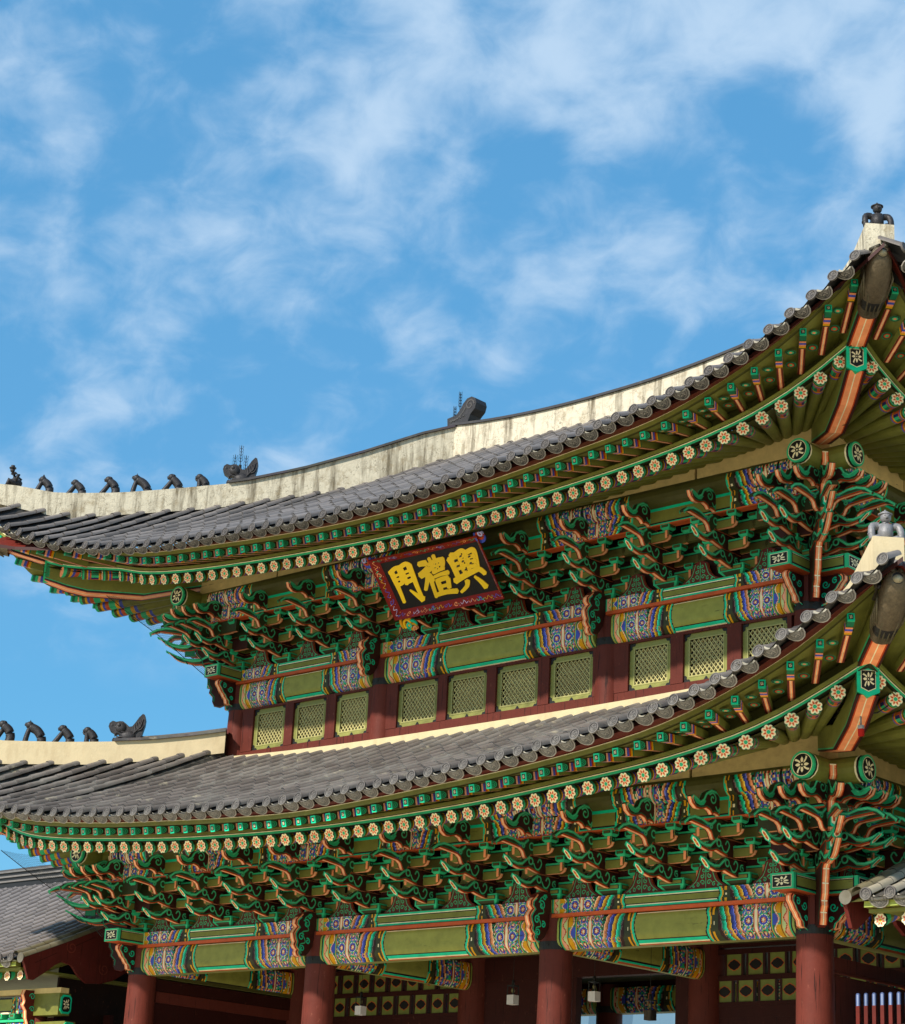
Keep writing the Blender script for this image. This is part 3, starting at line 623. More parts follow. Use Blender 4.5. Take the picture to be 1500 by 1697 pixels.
# ---------------------------------------------------------------- painted beams
def band(c, f):                                    # three-tone gradation inside a band
    if f < .10: return BLK
    if f < .24: return tuple(min(1, x*1.9+.12) for x in c[:3])+(1,)
    if f < .62: return c
    return tuple(x*.45 for x in c[:3])+(1,)
def pat(u, v, hgt=.5, sc=1.0):
    u = u/sc; vm = (v-.5)*hgt/sc
    if u < .045: return LIME
    if u < .060: return BLK
    if u < .085: return GRN
    if u < .100: return YEL
    if u < .21:
        s = .155+.028*sin(v*15); return RED if abs(u-s) < .009 else (PNK if u < s else S(190,200,140))
    if u < .235: return YEL if u < .225 else BLK
    if u < .38:
        s = .307+.04*sin(v*9.5); d = abs(u-s)
        if d < .008: return CRM
        if d < .018: return SAD
        k = math.floor(v*9.5/pi) % 2
        return (BLU if u > s else GRN) if k else (GRD if u > s else YEL)
    if u < .415: return GRN if u < .395 else (YEL if u < .405 else BLK)
    if u < .93:
        uc = .672; q = u-uc; lo = .036*(1-abs(2*v-1)**2*.75)
        if abs(q) < lo*.55: return CRM
        if abs(q) < lo: return PNK
        if abs(q) < lo+.012: return RED
        for fc in (-.135, .135):
            for fv, rr in ((0, .098), (.19, .07), (-.19, .07)):
                r = sqrt((q-fc)**2+(vm-fv)**2); an = math.atan2(vm-fv, q-fc)
                if r < rr*.22: return CRM
                if r < rr*.42: return RED if sin(an*6) > 0 else PNK
                if r < rr*.50: return BLK
                if r < rr*.80: return BLU if fv == 0 else (BLU, GRN)[int(an > 0)]
                if r < rr*.90: return CRM if fv == 0 else SAL
                if r < rr*1.0: return GRN
        k = (sin((u*34)+(vm*26))*1.0); k2 = sin((u*34)-(vm*26))
        if abs(k) < .22: return GRN
        if abs(k2) < .22: return SAL
        if abs(k) > .93 and abs(k2) > .7: return CRM
        return (BLU if k*k2 > .2 else (GRD if k*k2 > -.35 else MAR))
    if u < 1.36:
        sh = .075*abs(2*v-1)**1.5*(1 if v > .5 else -1)+.014*abs(sin(v*9*pi/2))
        t = (u-.93-sh)/.086; k = int(math.floor(t))
        if k < 0: return BLK if sin(v*40) > .3 else GRD
        if k > 4: return OLX
        c = (SAL, BLU, YEL, TEAL, MRD)[k]
        if v < .36:                                # little curls under the bands
            uu = (u-.93)/.086; fr = (uu-math.floor(uu)); r = sqrt((fr-.5)**2+((v-.2)/.2)**2)
            if .22 < r < .34: return (GRN, SAL, BLU, YEL, MRD)[int(uu) % 5]
        return band(c, t-k)
    w = .016*sin(v*8)
    if u < 1.49+w:
        if abs(v-.5) < .05 and abs(u-1.43) < .012: return CRM
        if u > 1.42 and abs(v-.5) > .25 and abs(u-1.44) < .02: return YEL
        return OLX
    if u < 1.515+w: return YEL
    if u < 1.555+w: return TEAL
    if u < 1.575+w: return BLK
    return None
def plain(v):
    if v < .035: return SAD
    if v < .065: return CRM
    if v < .135: return TEAL
    if v < .165: return BLK
    if v > .975: return OLD
    if v > .955: return CRM
    if v > .935: return BLK
    return S(138,138,70)
def plain2(v):
    if v < .05 or v > .95: return OLD
    if v < .17 or v > .83: return TEAL
    if v < .22 or v > .78: return CRM
    if v < .32 or v > .68: return BLK
    return S(118,120,56)
def beam(x0, x1, prof, fn, hgt, sc=1.0, step=.013, back=None):
    """painted face on a curved section prof [(d,z)] bottom->top; fn(x,d,z)"""
    m = MB(); L = x1-x0; nv = len(prof)-1; Pe = 1.575*sc
    xs = list(np.arange(0, min(Pe+.04, L/2-.05), step)); left = xs+[min(Pe+.05, L/2-.05)]; full = left+[L-q for q in reversed(left)]
    grid = [[fn(x0+q, d, z) for d, z in prof] for q in full]
    base = m.add([p for row in grid for p in row]); w = nv+1
    for i in range(len(full)-1):
        uc = (full[i]+full[i+1])/2; u = min(uc, L-uc)
        for j in range(nv):
            v = (j+.5)/nv; c = pat(u, v, hgt, sc) or (plain(v) if hgt > .3 else plain2(v))
            m.idx((base+i*w+j, base+(i+1)*w+j, base+(i+1)*w+j+1, base+i*w+j+1), c, True)
    return m
def close_beam(m, x0, x1, prof, dback, fn, colu, colt):
    (d0, z0), (d1, z1) = prof[0], prof[-1]
    m.face([fn(x0,dback,z0), fn(x1,dback,z0), fn(x1,d0,z0), fn(x0,d0,z0)], colu); m.face([fn(x0,d1,z1), fn(x1,d1,z1), fn(x1,dback,z1), fn(x0,dback,z1)], colt)
    m.face([fn(x0,dback,z0), fn(x0,dback,z1), fn(x1,dback,z1), fn(x1,dback,z0)], colt)
    for x in (x0, x1): m.face([fn(x,dback,z0)]+[fn(x,d,z) for d, z in prof]+[fn(x,dback,z1)], LIME)
def rprof(H, z0, z1, d, bulge, nv=36):              # rounded section
    o = []
    for j in range(nv+1):
        t = j/nv; o.append((d-bulge*(1-min(1, t/.38))**2.2*1.0-bulge*.25*max(0,(t-.8)/.2)**2, H+z0+(z1-z0)*t))
    return o
def side_map(sd_, st):
    f, h = side_frame(st, sd_); return (lambda a, d, z: f(a, d, z)), h

def timber_frame(st, xs_cols, low):
    H = st['H']; nm = 'lower' if low else 'upper'
    for sd_ in ('front', 'right', 'left'):
        fn, h = side_map(sd_, st)
        cols = xs_cols if sd_ == 'front' else [-h, 0.0, h]
        nv = 36 if sd_ == 'front' else 18
        for a0, a1 in zip(cols[:-1], cols[1:]):
            x0, x1 = a0+.20, a1-.20
            pr = rprof(H, -.075, .425, .24, .14, nv); sc = min(1.0, (a1-a0)/4.9)
            m = beam(x0, x1, pr, fn, .5, sc, .013 if sd_ == 'front' else .03); close_beam(m, x0, x1, pr, -.12, fn, S(140,138,84), OLD); mo('painted_beam', m, gate)
            m = MB(); 
            # thin orange fillets below the plate
            m.box((a0+.1,.10,H+.43),(a1-.1,.27,H+.485), SAD, fn=lambda x,d,z: fn(x,d,z)); mo('fillet', m, gate)
        for a0, a1 in zip(cols[:-1], cols[1:]):
            pr = [(.23, H+.49+.23*j/16) for j in range(17)]
            m = beam(a0+.02, a1-.02, pr, fn, .23, min(1.0,(a1-a0)/4.9)*.98, .015); close_beam(m, a0+.02, a1-.02, pr, -.2, fn, SAD, OLD); mo('plate_beam', m, gate)
        # outer purlin support and the boards between brackets
        m = MB(); P = .68; c_ = [-h+q*2*h/160 for q in range(161)]
        bx = brk_pos(st, low, sd_)
        L0 = h+.68; nx = int(2*L0/.02)
        for i in range(nx):
            xa, xb = -L0+2*L0*i/nx, -L0+2*L0*(i+1)/nx; xm = (xa+xb)/2
            for j in range(12):
                v = (j+.5)/12; z0, z1 = H+1.66+.30*j/12, H+1.66+.30*(j+1)/12
                c = bay_pat(xm, v, h, low, sd_) if abs(xm) < h+.3 else None
                if not c: c = TEAL if v > .86 or v < .10 else (BLK if v > .80 or v < .15 else OLV)
                m.face([fn(xa,P+.07,z0), fn(xb,P+.07,z0), fn(xb,P+.07,z1), fn(xa,P+.07,z1)], c)
        m.box((-L0,P-.07,H+1.66),(L0,P+.069,H+1.96), OLD, fn=lambda x,d,z: fn(x,d,z)); m.box((-L0,P-.09,H+1.635),(L0,P+.085,H+1.66), SAD, fn=lambda x,d,z: fn(x,d,z))
        mo('purlin_support', m, gate)
        m = MB(); m.box((-h,-.06,H+.72),(h,.0,H+2.2), MRD, fn=lambda x,d,z: fn(x,d,z))
        for dd, z0, z1 in ((.34,1.40,1.58),(.0,1.14,1.32),(.0,1.42,1.62)): m.box((-h-dd,dd-.05,H+z0),(h+dd,dd+.05,H+z1), OLD, {'f': OLV}, fn=lambda x,d,z: fn(x,d,z)); m.box((-h-dd,dd+.051,H+z1-.035),(h+dd,dd+.055,H+z1-.006), GRN, fn=lambda x,d,z: fn(x,d,z)); m.box((-h-dd,dd+.051,H+z1-.048),(h+dd,dd+.054,H+z1-.035), BLK, fn=lambda x,d,z: fn(x,d,z))
        mo('bracket_board', m, gate)
        # bell-shaped scrolled panels standing on the plate between brackets
        if sd_ != 'left':
            bb = sorted(bx)
            for b0, b1 in zip(bb[:-1], bb[1:]):
                if sd_ == 'right' and b0 > 2: continue
                o = mo('scroll_panel', BELL, gate)
                mid = (b0+b1)/2; p0 = fn(mid, .12, H+.72); x = (fn(mid+1,.12,0)-fn(mid,.12,0)); y = -(fn(mid,1.12,0)-fn(mid,.12,0)); mm = Matrix((x, y, Vector((0,0,1)))).transposed().to_4x4(); mm.translation = p0; o.matrix_local = mm
def bay_pat(x, v, h, low, sd_):
    cols = [-h, -B2, B2, h] if sd_ == 'front' else [-h, 0, h]
    d = min(abs(x-q) for q in cols); x_ = sorted(cols); mid = min(abs(x-(a+b)/2) for a, b in zip(x_[:-1], x_[1:]))
    if d < 1.02: return pat(.40+d*1.12, v, .45, 1)
    if low and mid < .72: return pat(.60+mid*1.35, v, .45, 1)
    return None
def brk_pos(st, low, sd_):
    h = st['X'] if sd_ == 'front' else DM-st['Y']
    if sd_ == 'front': return [0,1.35,-1.35,2.7,-2.7]+([3.92,5.14,6.36,7.58,-3.92,-5.14,-6.36,-7.58] if low else [4.047,5.393,6.74,-4.047,-5.393,-6.74])
    n = 3 if low else 2
    return [h*i/n for i in range(-n, n+1)]
def bell():
    m = MB(); fn = lambda u, v, w_: (u, -w_, v)
    o = [(-.37,0),(.37,0),(.36,.04),(.27,.08),(.20,.15),(.16,.24),(.14,.33),(.05,.37),(-.05,.37),(-.14,.33),(-.16,.24),(-.20,.15),(-.27,.08),(-.36,.04)]
    m.prism(o, fn, 0, .05, MAR, SAD)
    for s_ in (-1, 1):
        for cx, cy, r, a0 in ((.06,.09,.045,0),(.15,.06,.035,1),(.07,.19,.04,2),(.04,.28,.035,3),(.23,.035,.022,0)): m.ribbon([(s_*p, q) for p, q in spiral(cx, cy, r, 1.1, a0)], .013, fn, .054, GRN)
        m.ribbon([(s_*p, q) for p, q in bez([(.30,.03),(.18,.12),(.12,.26),(.10,.32)])], .010, fn, .053, GRN)
    m.ribbon([(0,0),(0,.35)], .012, fn, .055, GRN)
    return m.mesh('scroll_panel')
BELL = bell()
upr = build_roof(UP, 'up'); lor = build_roof(LO, 'lo')
timber_frame(UP, [-X2,-B2,B2,X2], False); timber_frame(LO, [-X1,-B2,B2,X1], True)

# ---------------------------------------------------------------- brackets
T1 = [(-.5,.83),(.32,.83),(.50,.86),(.60,.885),(.70,.85),(.82,.84),(.96,.87),(1.14,1.01),(1.0,.955),(.87,.935),(.75,.95),(.66,1.02),(.57,1.08),(-.5,1.09)]
T2 = [(-.5,1.10),(.54,1.10),(.72,1.135),(.82,1.155),(.92,1.12),(1.02,1.11),(1.18,1.14),(1.36,1.285),(1.22,1.225),(1.09,1.205),(.97,1.22),(.88,1.29),(.79,1.35),(-.5,1.36)]
IK = [(-.5,1.38),(.76,1.37),(.84,1.28),(.90,1.31),(.95,1.40),(1.02,1.44),(1.14,1.455),(1.29,1.47),(1.46,1.485),(1.61,1.43),(1.635,1.455),(1.52,1.54),(1.37,1.585),(1.20,1.575),(1.05,1.53),(.94,1.54),(.84,1.62),(-.5,1.63)]
CL = [(-.5,1.64),(.70,1.64),(.78,1.69),(.88,1.70),(.93,1.67),(.98,1.72),(1.08,1.745),(1.22,1.70),(1.33,1.70),(1.43,1.76),(1.47,1.85),(1.42,1.885),(1.33,1.86),(1.24,1.82),(1.15,1.87),(1.09,1.97),(.96,2.04),(.80,2.03),(.70,1.95),(-.5,1.94)]
def stretch(P, k): return [(d*k if d > 0 else d, z) for d, z in P]
def arm_part(m, kind, ox=0.0, k=1.0, W=.042, z0=0.0):
    fn = lambda u, v, w_: (ox+w_, -u, v-z0)
    def side(poly, lo, hi, body=GDK, top=OLX):
        m.prism(poly, fn, -W, W, body, lambda i: SAL if i in lo else top)
        for s_ in (-1, 1):                          # green outline along the top edge, salmon along the lower
            nn = s_*(W+.003)
            m.ribbon([(u, v-.020) for u, v in poly[max(lo)+1:] if u > 0], .042, fn, nn, GRN); m.ribbon([(u, v-.020) for u, v in poly[max(lo)+1:] if u > 0], .008, fn, nn+s_*.001, S(120,210,160))
            m.ribbon([(u, v+.010) for u, v in poly[1:max(lo)+1]], .018, fn, nn, RED); m.ribbon([(u, v+.030) for u, v in poly[1:max(lo)+1] if u > 0], .012, fn, nn, GRD)
    def cur(pts, wd=.027, c=GRN):
        for s_ in (-1, 1): m.ribbon(bez(pts, 5), wd, fn, s_*(W+.005), c); m.ribbon(bez(pts, 5), wd*.3, fn, s_*(W+.0065), S(116,200,150) if c is GRN else c)
    def sp(cx, cy, r, a0=0, t=1.2, sg=1, c=GRN, wd=.027): cur(spiral(cx, cy, r, t, a0, sg)[::2], wd, c)
    def ringo(cx, cy, r): cur([(cx+r*cos(q), cy+r*sin(q)) for q in [2*pi*j/9 for j in range(10)]], .028)
    if kind in ('T1', 'T2'):
        P = stretch(T1 if kind == 'T1' else T2, k); side(P, set(range(0,7)), None, MRD)
        a, b = P[6], P[7]; ax = Vector((b[0]-a[0], b[1]-a[1])); L = ax.length; ax.normalize(); nx = Vector((ax.y, -ax.x))
        g = lambda u, v, w_: fn(a[0]+ax.x*v+nx.x*w_, a[1]+ax.y*v+nx.y*w_, u); V = W*1.12
        h6 = [(-V,.03),(0,-.02),(V,.03),(V,L-.03),(0,L+.03),(-V,L-.03)]
        m.prism(h6, g, -.004, .012, TEAL, GRD); m.face([g(u*.64, L/2+(v-L/2)*.76, .014) for u, v in h6], CRM); m.face([g(u*.40, L/2+(v-L/2)*.6, .016) for u, v in h6], SAD)
        m.face([g(.014*cos(t*pi/3), L/2+.02*sin(t*pi/3), .018) for t in range(6)], YEL)
        o = 0 if kind == 'T1' else .22*k; z = 0 if kind == 'T1' else .265
        ringo(.55*k+o, 1.0+z, .050); cur([(.48*k+o,.98+z),(.42*k+o,.90+z),(.34*k+o,.90+z),(.28*k+o,1.0+z),(.33*k+o,1.06+z),(.38*k+o,1.0+z)]); sp(.16+o*.8, .97+z, .06, 2.0, 1.2, -1)
        for s_ in (-1, 1): m.face([fn(u*k+o, v+z, s_*(W+.002)) for u, v in ((.74,.90),(.86,.885),(.97,.91),(.97,.925),(.86,.905),(.76,.925))], OLV)
    elif kind == 'IK':
        P = stretch(IK, k); side(P, set(range(0,9)), None, OLX)
        sp(.97*k,1.485,.04,2); ringo(.76*k,1.50,.055); cur([(.70*k,1.47),(.64*k,1.40),(.56*k,1.42),(.52*k,1.52),(.58*k,1.58),(.63*k,1.52)]); sp(.36,1.5,.06,0)
        for s_ in (-1, 1): m.face([fn(u*k,v,s_*(W+.002)) for u, v in ((.94,1.44),(1.03,1.46),(1.12,1.475),(1.06,1.49),(.97,1.475))], BLU)
        m.face([fn(u,v,w_) for u,v,w_ in ((.70*k,1.365,-W),(.83*k,1.275,-W),(.83*k,1.275,W),(.70*k,1.365,W))], RED)
    elif kind == 'CL':
        P = stretch(CL, k); side(P, set(range(0,10)), None, MRD)
        sp(.93*k,1.90,.10,.5,1.35,1,GRN,.026); cur([(.86*k,1.80),(.80*k,1.74),(.74*k,1.80),(.78*k,1.70)]); sp(.5,1.8,.09,0)
        for s_ in (-1, 1): m.face([fn(u*k,v,s_*(W+.004)) for u, v in ((1.10,1.84),(1.16,1.77),(1.24,1.75),(1.34,1.77),(1.42,1.83),(1.38,1.85),(1.30,1.83),(1.22,1.80),(1.15,1.86))], GRN); m.ribbon([(1.40*k,1.76),(1.44*k,1.82),(1.42*k,1.87)], .02, fn, s_*(W+.006), PNK)
def arms_mesh(which, k=1.0, W=.042, name='bracket_arms'):
    m = MB()
    for kind, ox in which: arm_part(m, kind, ox, k, W)
    return m.mesh(name)
def capital_mesh(wt=.50, wb=.34, z0=.72, z1=.90):
    m = MB(); zm = z0+.08
    def ring(w_, z): return [(-w_/2,-w_/2,z),(w_/2,-w_/2,z),(w_/2,w_/2,z),(-w_/2,w_/2,z)]
    A, B_, C_ = ring(wb,z0), ring(wt,zm), ring(wt,z1)
    for i in range(4):
        j = (i+1) % 4; m.face([A[i],A[j],B_[j],B_[i]], GRN); m.face([B_[i],B_[j],C_[j],C_[i]], GRN)
    m.face(C_, GRD); m.face(A[::-1], OLD)
    o = wt/2
    for rot in range(4):
        cr, sr = cos(rot*pi/2), sin(rot*pi/2); g = lambda x, y, z: (x*cr-y*sr, x*sr+y*cr, z)
        q = o+.003; m.face([g(-o*.86,-q,zm+.012), g(o*.86,-q,zm+.012), g(o*.86,-q,z1-.025), g(-o*.86,-q,z1-.025)], BLK)
        q = o+.005; m.face([g(-o*.80,-q,zm+.02), g(o*.80,-q,zm+.02), g(o*.80,-q,z1-.033), g(-o*.80,-q,z1-.033)], OLV)
        f = lambda t, z: (wb/2+(wt/2-wb/2)*t+.003)
        m.face([g(-wb/2*.8,-f(.15,0),z0+.08*.15), g(wb/2*.8,-f(.15,0),z0+.08*.15), g(wt/2*.74,-f(.9,0),z0+.08*.9), g(-wt/2*.74,-f(.9,0),z0+.08*.9)], OLX)
    return m.mesh('capital_block')
def cross_arm_mesh(Lh, z0, hh=.17):
    """cross arm with curved ends and a bearing block on each end"""
    m = MB(); W = .045; r = .10
    prof_ = [(-Lh,z0+hh),(-Lh,z0+.085),(-Lh+.03,z0+.03),(-Lh+.09,z0+.0),(Lh-.09,z0),(Lh-.03,z0+.03),(Lh,z0+.085),(Lh,z0+hh)]
    fn = lambda u, v, w_: (u, -w_, v)
    m.prism(prof_, fn, -W, W, OLV, lambda i: (GRD, SAL, SAL, SAL, SAL, SAL, GRD, GRD)[i])
    for s_ in (-1, 1):
        m.ribbon([(-Lh+.01,z0+hh-.018),(Lh-.01,z0+hh-.018)], .030, fn, s_*(W+.003), GRN); m.ribbon([(-Lh+.01,z0+hh-.038),(Lh-.01,z0+hh-.038)], .010, fn, s_*(W+.004), BLK)
        m.ribbon([(Lh-.055,z0+.035),(Lh-.055,z0+hh)], .05, fn, s_*(W+.005), SAL); m.ribbon([(Lh-.024,z0+.06),(Lh-.024,z0+hh)], .018, fn, s_*(W+.005), BLK)
        m.ribbon([(-Lh+.055,z0+.035),(-Lh+.055,z0+hh)], .05, fn, s_*(W+.005), SAL)
        m.face([(s_*(Lh+.003),-W*.7,z0+.10),(s_*(Lh+.003),W*.7,z0+.10),(s_*(Lh+.003),W*.7,z0+hh-.01),(s_*(Lh+.003),-W*.7,z0+hh-.01)], BLK)
        m.face([(s_*(Lh+.005),-W*.25,z0+.12),(s_*(Lh+.005),W*.25,z0+.12),(s_*(Lh+.005),W*.25,z0+hh-.03),(s_*(Lh+.005),-W*.25,z0+hh-.03)], GRN)
        # bearing block
        cx = s_*(Lh-.055); a, b = .062, .092; zb, zm, ztp = z0+hh, z0+hh+.035, z0+hh+.10
        A = [(cx-a,-a,zb),(cx+a,-a,zb),(cx+a,a,zb),(cx-a,a,zb)]; B_ = [(cx-b,-b,zm),(cx+b,-b,zm),(cx+b,b,zm),(cx-b,b,zm)]; Ct = [(x,y,ztp) for x,y,_ in B_]
        for i in range(4): j = (i+1) % 4; m.face([A[i],A[j],B_[j],B_[i]], GRN); m.face([B_[i],B_[j],Ct[j],Ct[i]], GRN)
        m.face(Ct, OLD)
        for q, ff in ((b+.003, lambda x,q_: (cx+x,-q_)), (b+.003, lambda x,q_: (cx+q_, x)), (b+.003, lambda x,q_: (cx-q_, -x))):
            m.face([(*ff(-b*.72,q), zm+.008), (*ff(b*.72,q), zm+.008), (*ff(b*.72,q), ztp-.014), (*ff(-b*.72,q), ztp-.014)], BLK)
            m.face([(*ff(-b*.58,q+.002), zm+.014), (*ff(b*.58,q+.002), zm+.014), (*ff(b*.58,q+.002), ztp-.02), (*ff(-b*.58,q+.002), ztp-.02)], OLD)
    return m.mesh('cross_arm')
ARMS = arms_mesh([('T1',0),('T2',0),('IK',0),('CL',0)])
CAPB = capital_mesh()
XA = [(0.0,.86,.42),(0.0,1.13,.62),(.34,1.11,.42),(.34,1.39,.60),(.68,1.375,.42)]
XM = [cross_arm_mesh(L, z) for _, z, L in XA]
OR = [('T1',0),('T2',0),('IK',0),('CL',0)]
CORN = arms_mesh([('T1',0),('T2',0),('IK',0),('CL',0),('T2',.36),('IK',.36),('CL',.36),('IK',.70),('CL',.70)], name='corner_arms')
CORNM = arms_mesh([('T1',0),('T2',0),('IK',0),('CL',0),('T2',-.36),('IK',-.36),('CL',-.36),('IK',-.70),('CL',-.70)], name='corner_arms')
def diag_mesh():
    m = MB()
    for kind in ('T1','T2','IK','CL'): arm_part(m, kind, 0, 1.2, .055)
    # long horned tongues and the stacked salmon noses of the diagonal arm
    fn = lambda u, v, w_: (w_, -u, v)
    for d0, z0 in ((.80,.90),(1.0,1.18)):
        o = bez([(d0,z0-.02),(d0+.3,z0-.03),(d0+.55,z0+.02),(d0+.78,z0+.20)], 4); o2 = bez([(d0+.80,z0+.21),(d0+.53,z0+.10),(d0+.3,z0+.06),(d0,z0+.09)], 4)
        m.prism(o+o2, fn, -.05, .05, GDK, lambda i: SAL if i < 12 else GRD)
        for s_ in (-1, 1): m.ribbon([(u,v-.015) for u,v in o2], .022, fn, s_*.053, GRN)
    return m.mesh('diagonal_arm')
DIAG = diag_mesh()
def anbo_mesh(diag=False):
    m = MB(); fn = lambda u, v, w_: (w_, -u, v); W = .055; k = 1.0
    o = [(.20,.82),(.46,.82),(.60,.76),(.66,.70),(.73,.64),(.74,.57),(.68,.52),(.74,.46),(.775,.40),(.755,.32),(.72,.26),(.74,.20),(.70,.15),(.66,.13),(.68,.08),(.65,.03),(.57,.01),(.52,.05),(.46,.04),(.38,.10),(.30,.22),(.26,.40),(.20,.48)]
    if diag: o = [(u*.82+.12, v) for u, v in o]
    m.prism(o, fn, -W, W, MRD, lambda i: SAL if 2 < i < 17 else MAR)
    f = .82 if diag else 1; oo = .12 if diag else 0
    for s_ in (-1, 1):
        n_ = s_*(W+.004)
        m.ribbon([(u-.03, v) for u, v in o[2:17]], .026, fn, n_, SAL)
        m.ribbon([(u-.065, v) for u, v in o[3:17]], .02, fn, n_, TEAL)
        for cx, cy, r, a0, sg in ((.47,.60,.085,.5,1),(.58,.36,.07,2.5,-1),(.42,.30,.055,1,1),(.55,.16,.06,0,1),(.40,.73,.05,3,-1)): m.ribbon([(p*f+oo, q) for p, q in spiral(cx, cy, r, 1.25, a0, sg)], .022, fn, n_+s_*.001, TEAL)
        m.ribbon([(p*f+oo, q) for p, q in bez([(.36,.78),(.52,.68),(.42,.50),(.56,.44),(.48,.28),(.60,.22),(.56,.07)])], .02, fn, n_+s_*.002, GRN)
    return m.mesh('carved_bracket')
ANBO = anbo_mesh(); ANBC = anbo_mesh(True)
CLOUD_END = None
def corner_anbo_mesh():
    m = MB(); fn = lambda u, v, w_: (w_, -u, v); W = .055
    o = [(.18,.46),(.66,.46),(.70,.42),(.70,.36),(.64,.30),(.60,.24),(.54,.20),(.50,.14),(.44,.10),(.42,.02),(.34,.0),(.28,.03),(.26,.12),(.18,.14)]
    m.prism(o, fn, -W, W, MRD, lambda i: SAL if 1 <= i < 11 else MAR)
    for s_ in (-1, 1):
        n_ = s_*(W+.004)
        m.ribbon([(u-.028, v-.01) for u, v in o[1:11]], .024, fn, n_, SAL); m.ribbon([(u-.06, v-.02) for u, v in o[1:11]], .018, fn, n_, TEAL)
        for cx, cy, r, a0, sg in ((.53,.36,.055,1,1),(.36,.32,.07,0,-1),(.32,.14,.045,0,1)): m.ribbon(spiral(cx, cy, r, 1.3, a0, sg), .02, fn, n_+s_*.001, TEAL)
    return m.mesh('carved_bracket')
CANB = corner_anbo_mesh()

def bracket(p, rot, H, col=False, arms=None, cross=True, name='bracket_set'):
    o = mo(name, arms or ARMS, gate, (p[0], p[1], H), rot)
    mo('capital_block', CAPB, o)
    if cross:
        for (d, z, L), me in zip(XA, XM): mo('cross_arm', me, o, (0, -d, 0))
    if col: mo('carved_bracket', ANBO, o)
    return o
for st, low in ((UP, False), (LO, True)):
    X, Y, H = st['X'], st['Y'], st['H']
    for x in brk_pos(st, low, 'front'):
        if abs(abs(x)-X) < .01: continue
        bracket((x, Y), 0, H, abs(abs(x)-B2) < .01)
    for sx in (1, -1):
        for y in brk_pos(st, low, 'right'):
            if abs(abs(y)-(DM-Y)) < .01 or y > .5: continue
            bracket((sx*X, DM+y), sx*pi/2, H, abs(y) < .01)
        # corner set: front arms, side arms, diagonal arms
        c = mo('corner_bracket_set', CORN if sx > 0 else CORNM, gate, (sx*X, Y, H)); mo('capital_block', CAPB, c)
        mo('side_arms', CORNM if sx > 0 else CORN, c, (0,0,0), sx*pi/2); mo('diagonal_arm', DIAG, c, (0,0,0), sx*pi/4)
        for (d, z, L), me in zip(XA, XM): mo('cross_arm', me, c, (0, -d, 0)); mo('cross_arm', me, c, (sx*d, 0, 0), sx*pi/2)
        mo('carved_bracket', CANB, c, (0,0,0)); mo('carved_bracket', CANB, c, (0,0,0), sx*pi/2)
        # crossing ends of the plate beams
        m = MB(); q0, q1 = .20, .86; W = .20
        for rot in (0, sx*pi/2):
            cr, sr = cos(rot), sin(rot); g = lambda x, y, z: (x*cr-y*sr, x*sr+y*cr, z)
            m.box((-W,-q1,.49),(W,-q0,.73), GRN, {'d': SAD, 't': OLD}, fn=g)
            for s_ in (-1, 1):
                for a, b, z0_, z1_, cc, of in ((.24,.80,.52,.70,BLK,.003),(.24,.78,.545,.675,OLV,.005),(.24,.78,.688,.694,CRM,.005),(.79,.80,.49,.73,BLK,.006)):
                    m.face([g(s_*(W+of),-b,z0_), g(s_*(W+of),-a,z0_), g(s_*(W+of),-a,z1_), g(s_*(W+of),-b,z1_)], cc)
            m.face([g(-W*.82,-q1-.003,.52), g(W*.82,-q1-.003,.52), g(W*.82,-q1-.003,.70), g(-W*.82,-q1-.003,.70)], CRM)
            m.face([g(-W*.79,-q1-.005,.527), g(W*.79,-q1-.005,.527), g(W*.79,-q1-.005,.693), g(-W*.79,-q1-.005,.693)], BLK)
            emblem(m, lambda u, v, w_: g(u, -q1-.006-w_, .61+v), .002, W*.72, .075)
        mo('plate_end', m, c)
        # diagonal carved post: stacked salmon noses in front of the corner
        m = MB(); cr, sr = cos(sx*pi/4), sin(sx*pi/4); g = lambda u, v, w_: (w_*cr+u*sr, w_*sr-u*cr, v)
        o = [(.15,2.25),(.95,2.3),(1.28,2.22),(1.30,2.05),(1.20,1.98),(1.26,1.86),(1.16,1.78),(1.16,1.62),(1.10,1.5),(1.08,1.34),(1.02,1.25),(1.0,1.08),(.90,.98),(.86,.86),(.78,.80),(.76,.72),(.72,.60),(.70,.45),(.64,.36),(.66,.28),(.58,.20),(.58,.10),(.54,.02),(.42,.0),(.34,.04),(.15,.04)]
        m.prism(o, g, -.055, .055, MRD, lambda i: SAL if 1 <= i < 22 else MAR)
        for i in range(2, 22):
            (a, b), (e_, f_) = o[i], o[i+1]
            for w0, w1, cc in ((-.055,-.042,RED),(.042,.055,RED),(-.006,.006,CRM)): m.face([g(a+.004,b,w0), g(a+.004,b,w1), g(e_+.004,f_,w1), g(e_+.004,f_,w0)], cc)
            if i % 2 == 0: m.face([g(a+.006,b,-.045), g(a+.006,b,.045), g(a+.006,b-.018,.045), g(a+.006,b-.018,-.045)], CRM)
        for s_ in (-1, 1): m.ribbon([(u-.03, v) for u, v in o[2:22]], .02, g, s_*.06, GRD)
        for d_, z_ in ((1.24,1.42),(1.14,1.10)):
            h6 = [(-.05,-.09),(0,-.13),(.05,-.09),(.05,.09),(0,.13),(-.05,.09)]
            for k_, cc, of in ((1,TEAL,.07),(.68,CRM,.075),(.36,SAD,.08)): m.face([g(d_+of, z_+v*k_*(1 if k_ == 1 else .9), u*k_) for u, v in h6], cc)
            m.box((-.05,d_-.12,z_-.08),(.05,d_+.069,z_+.08), GRD, fn=lambda x, y, z: g(y, z, x))
        mo('diagonal_nose', m, c)

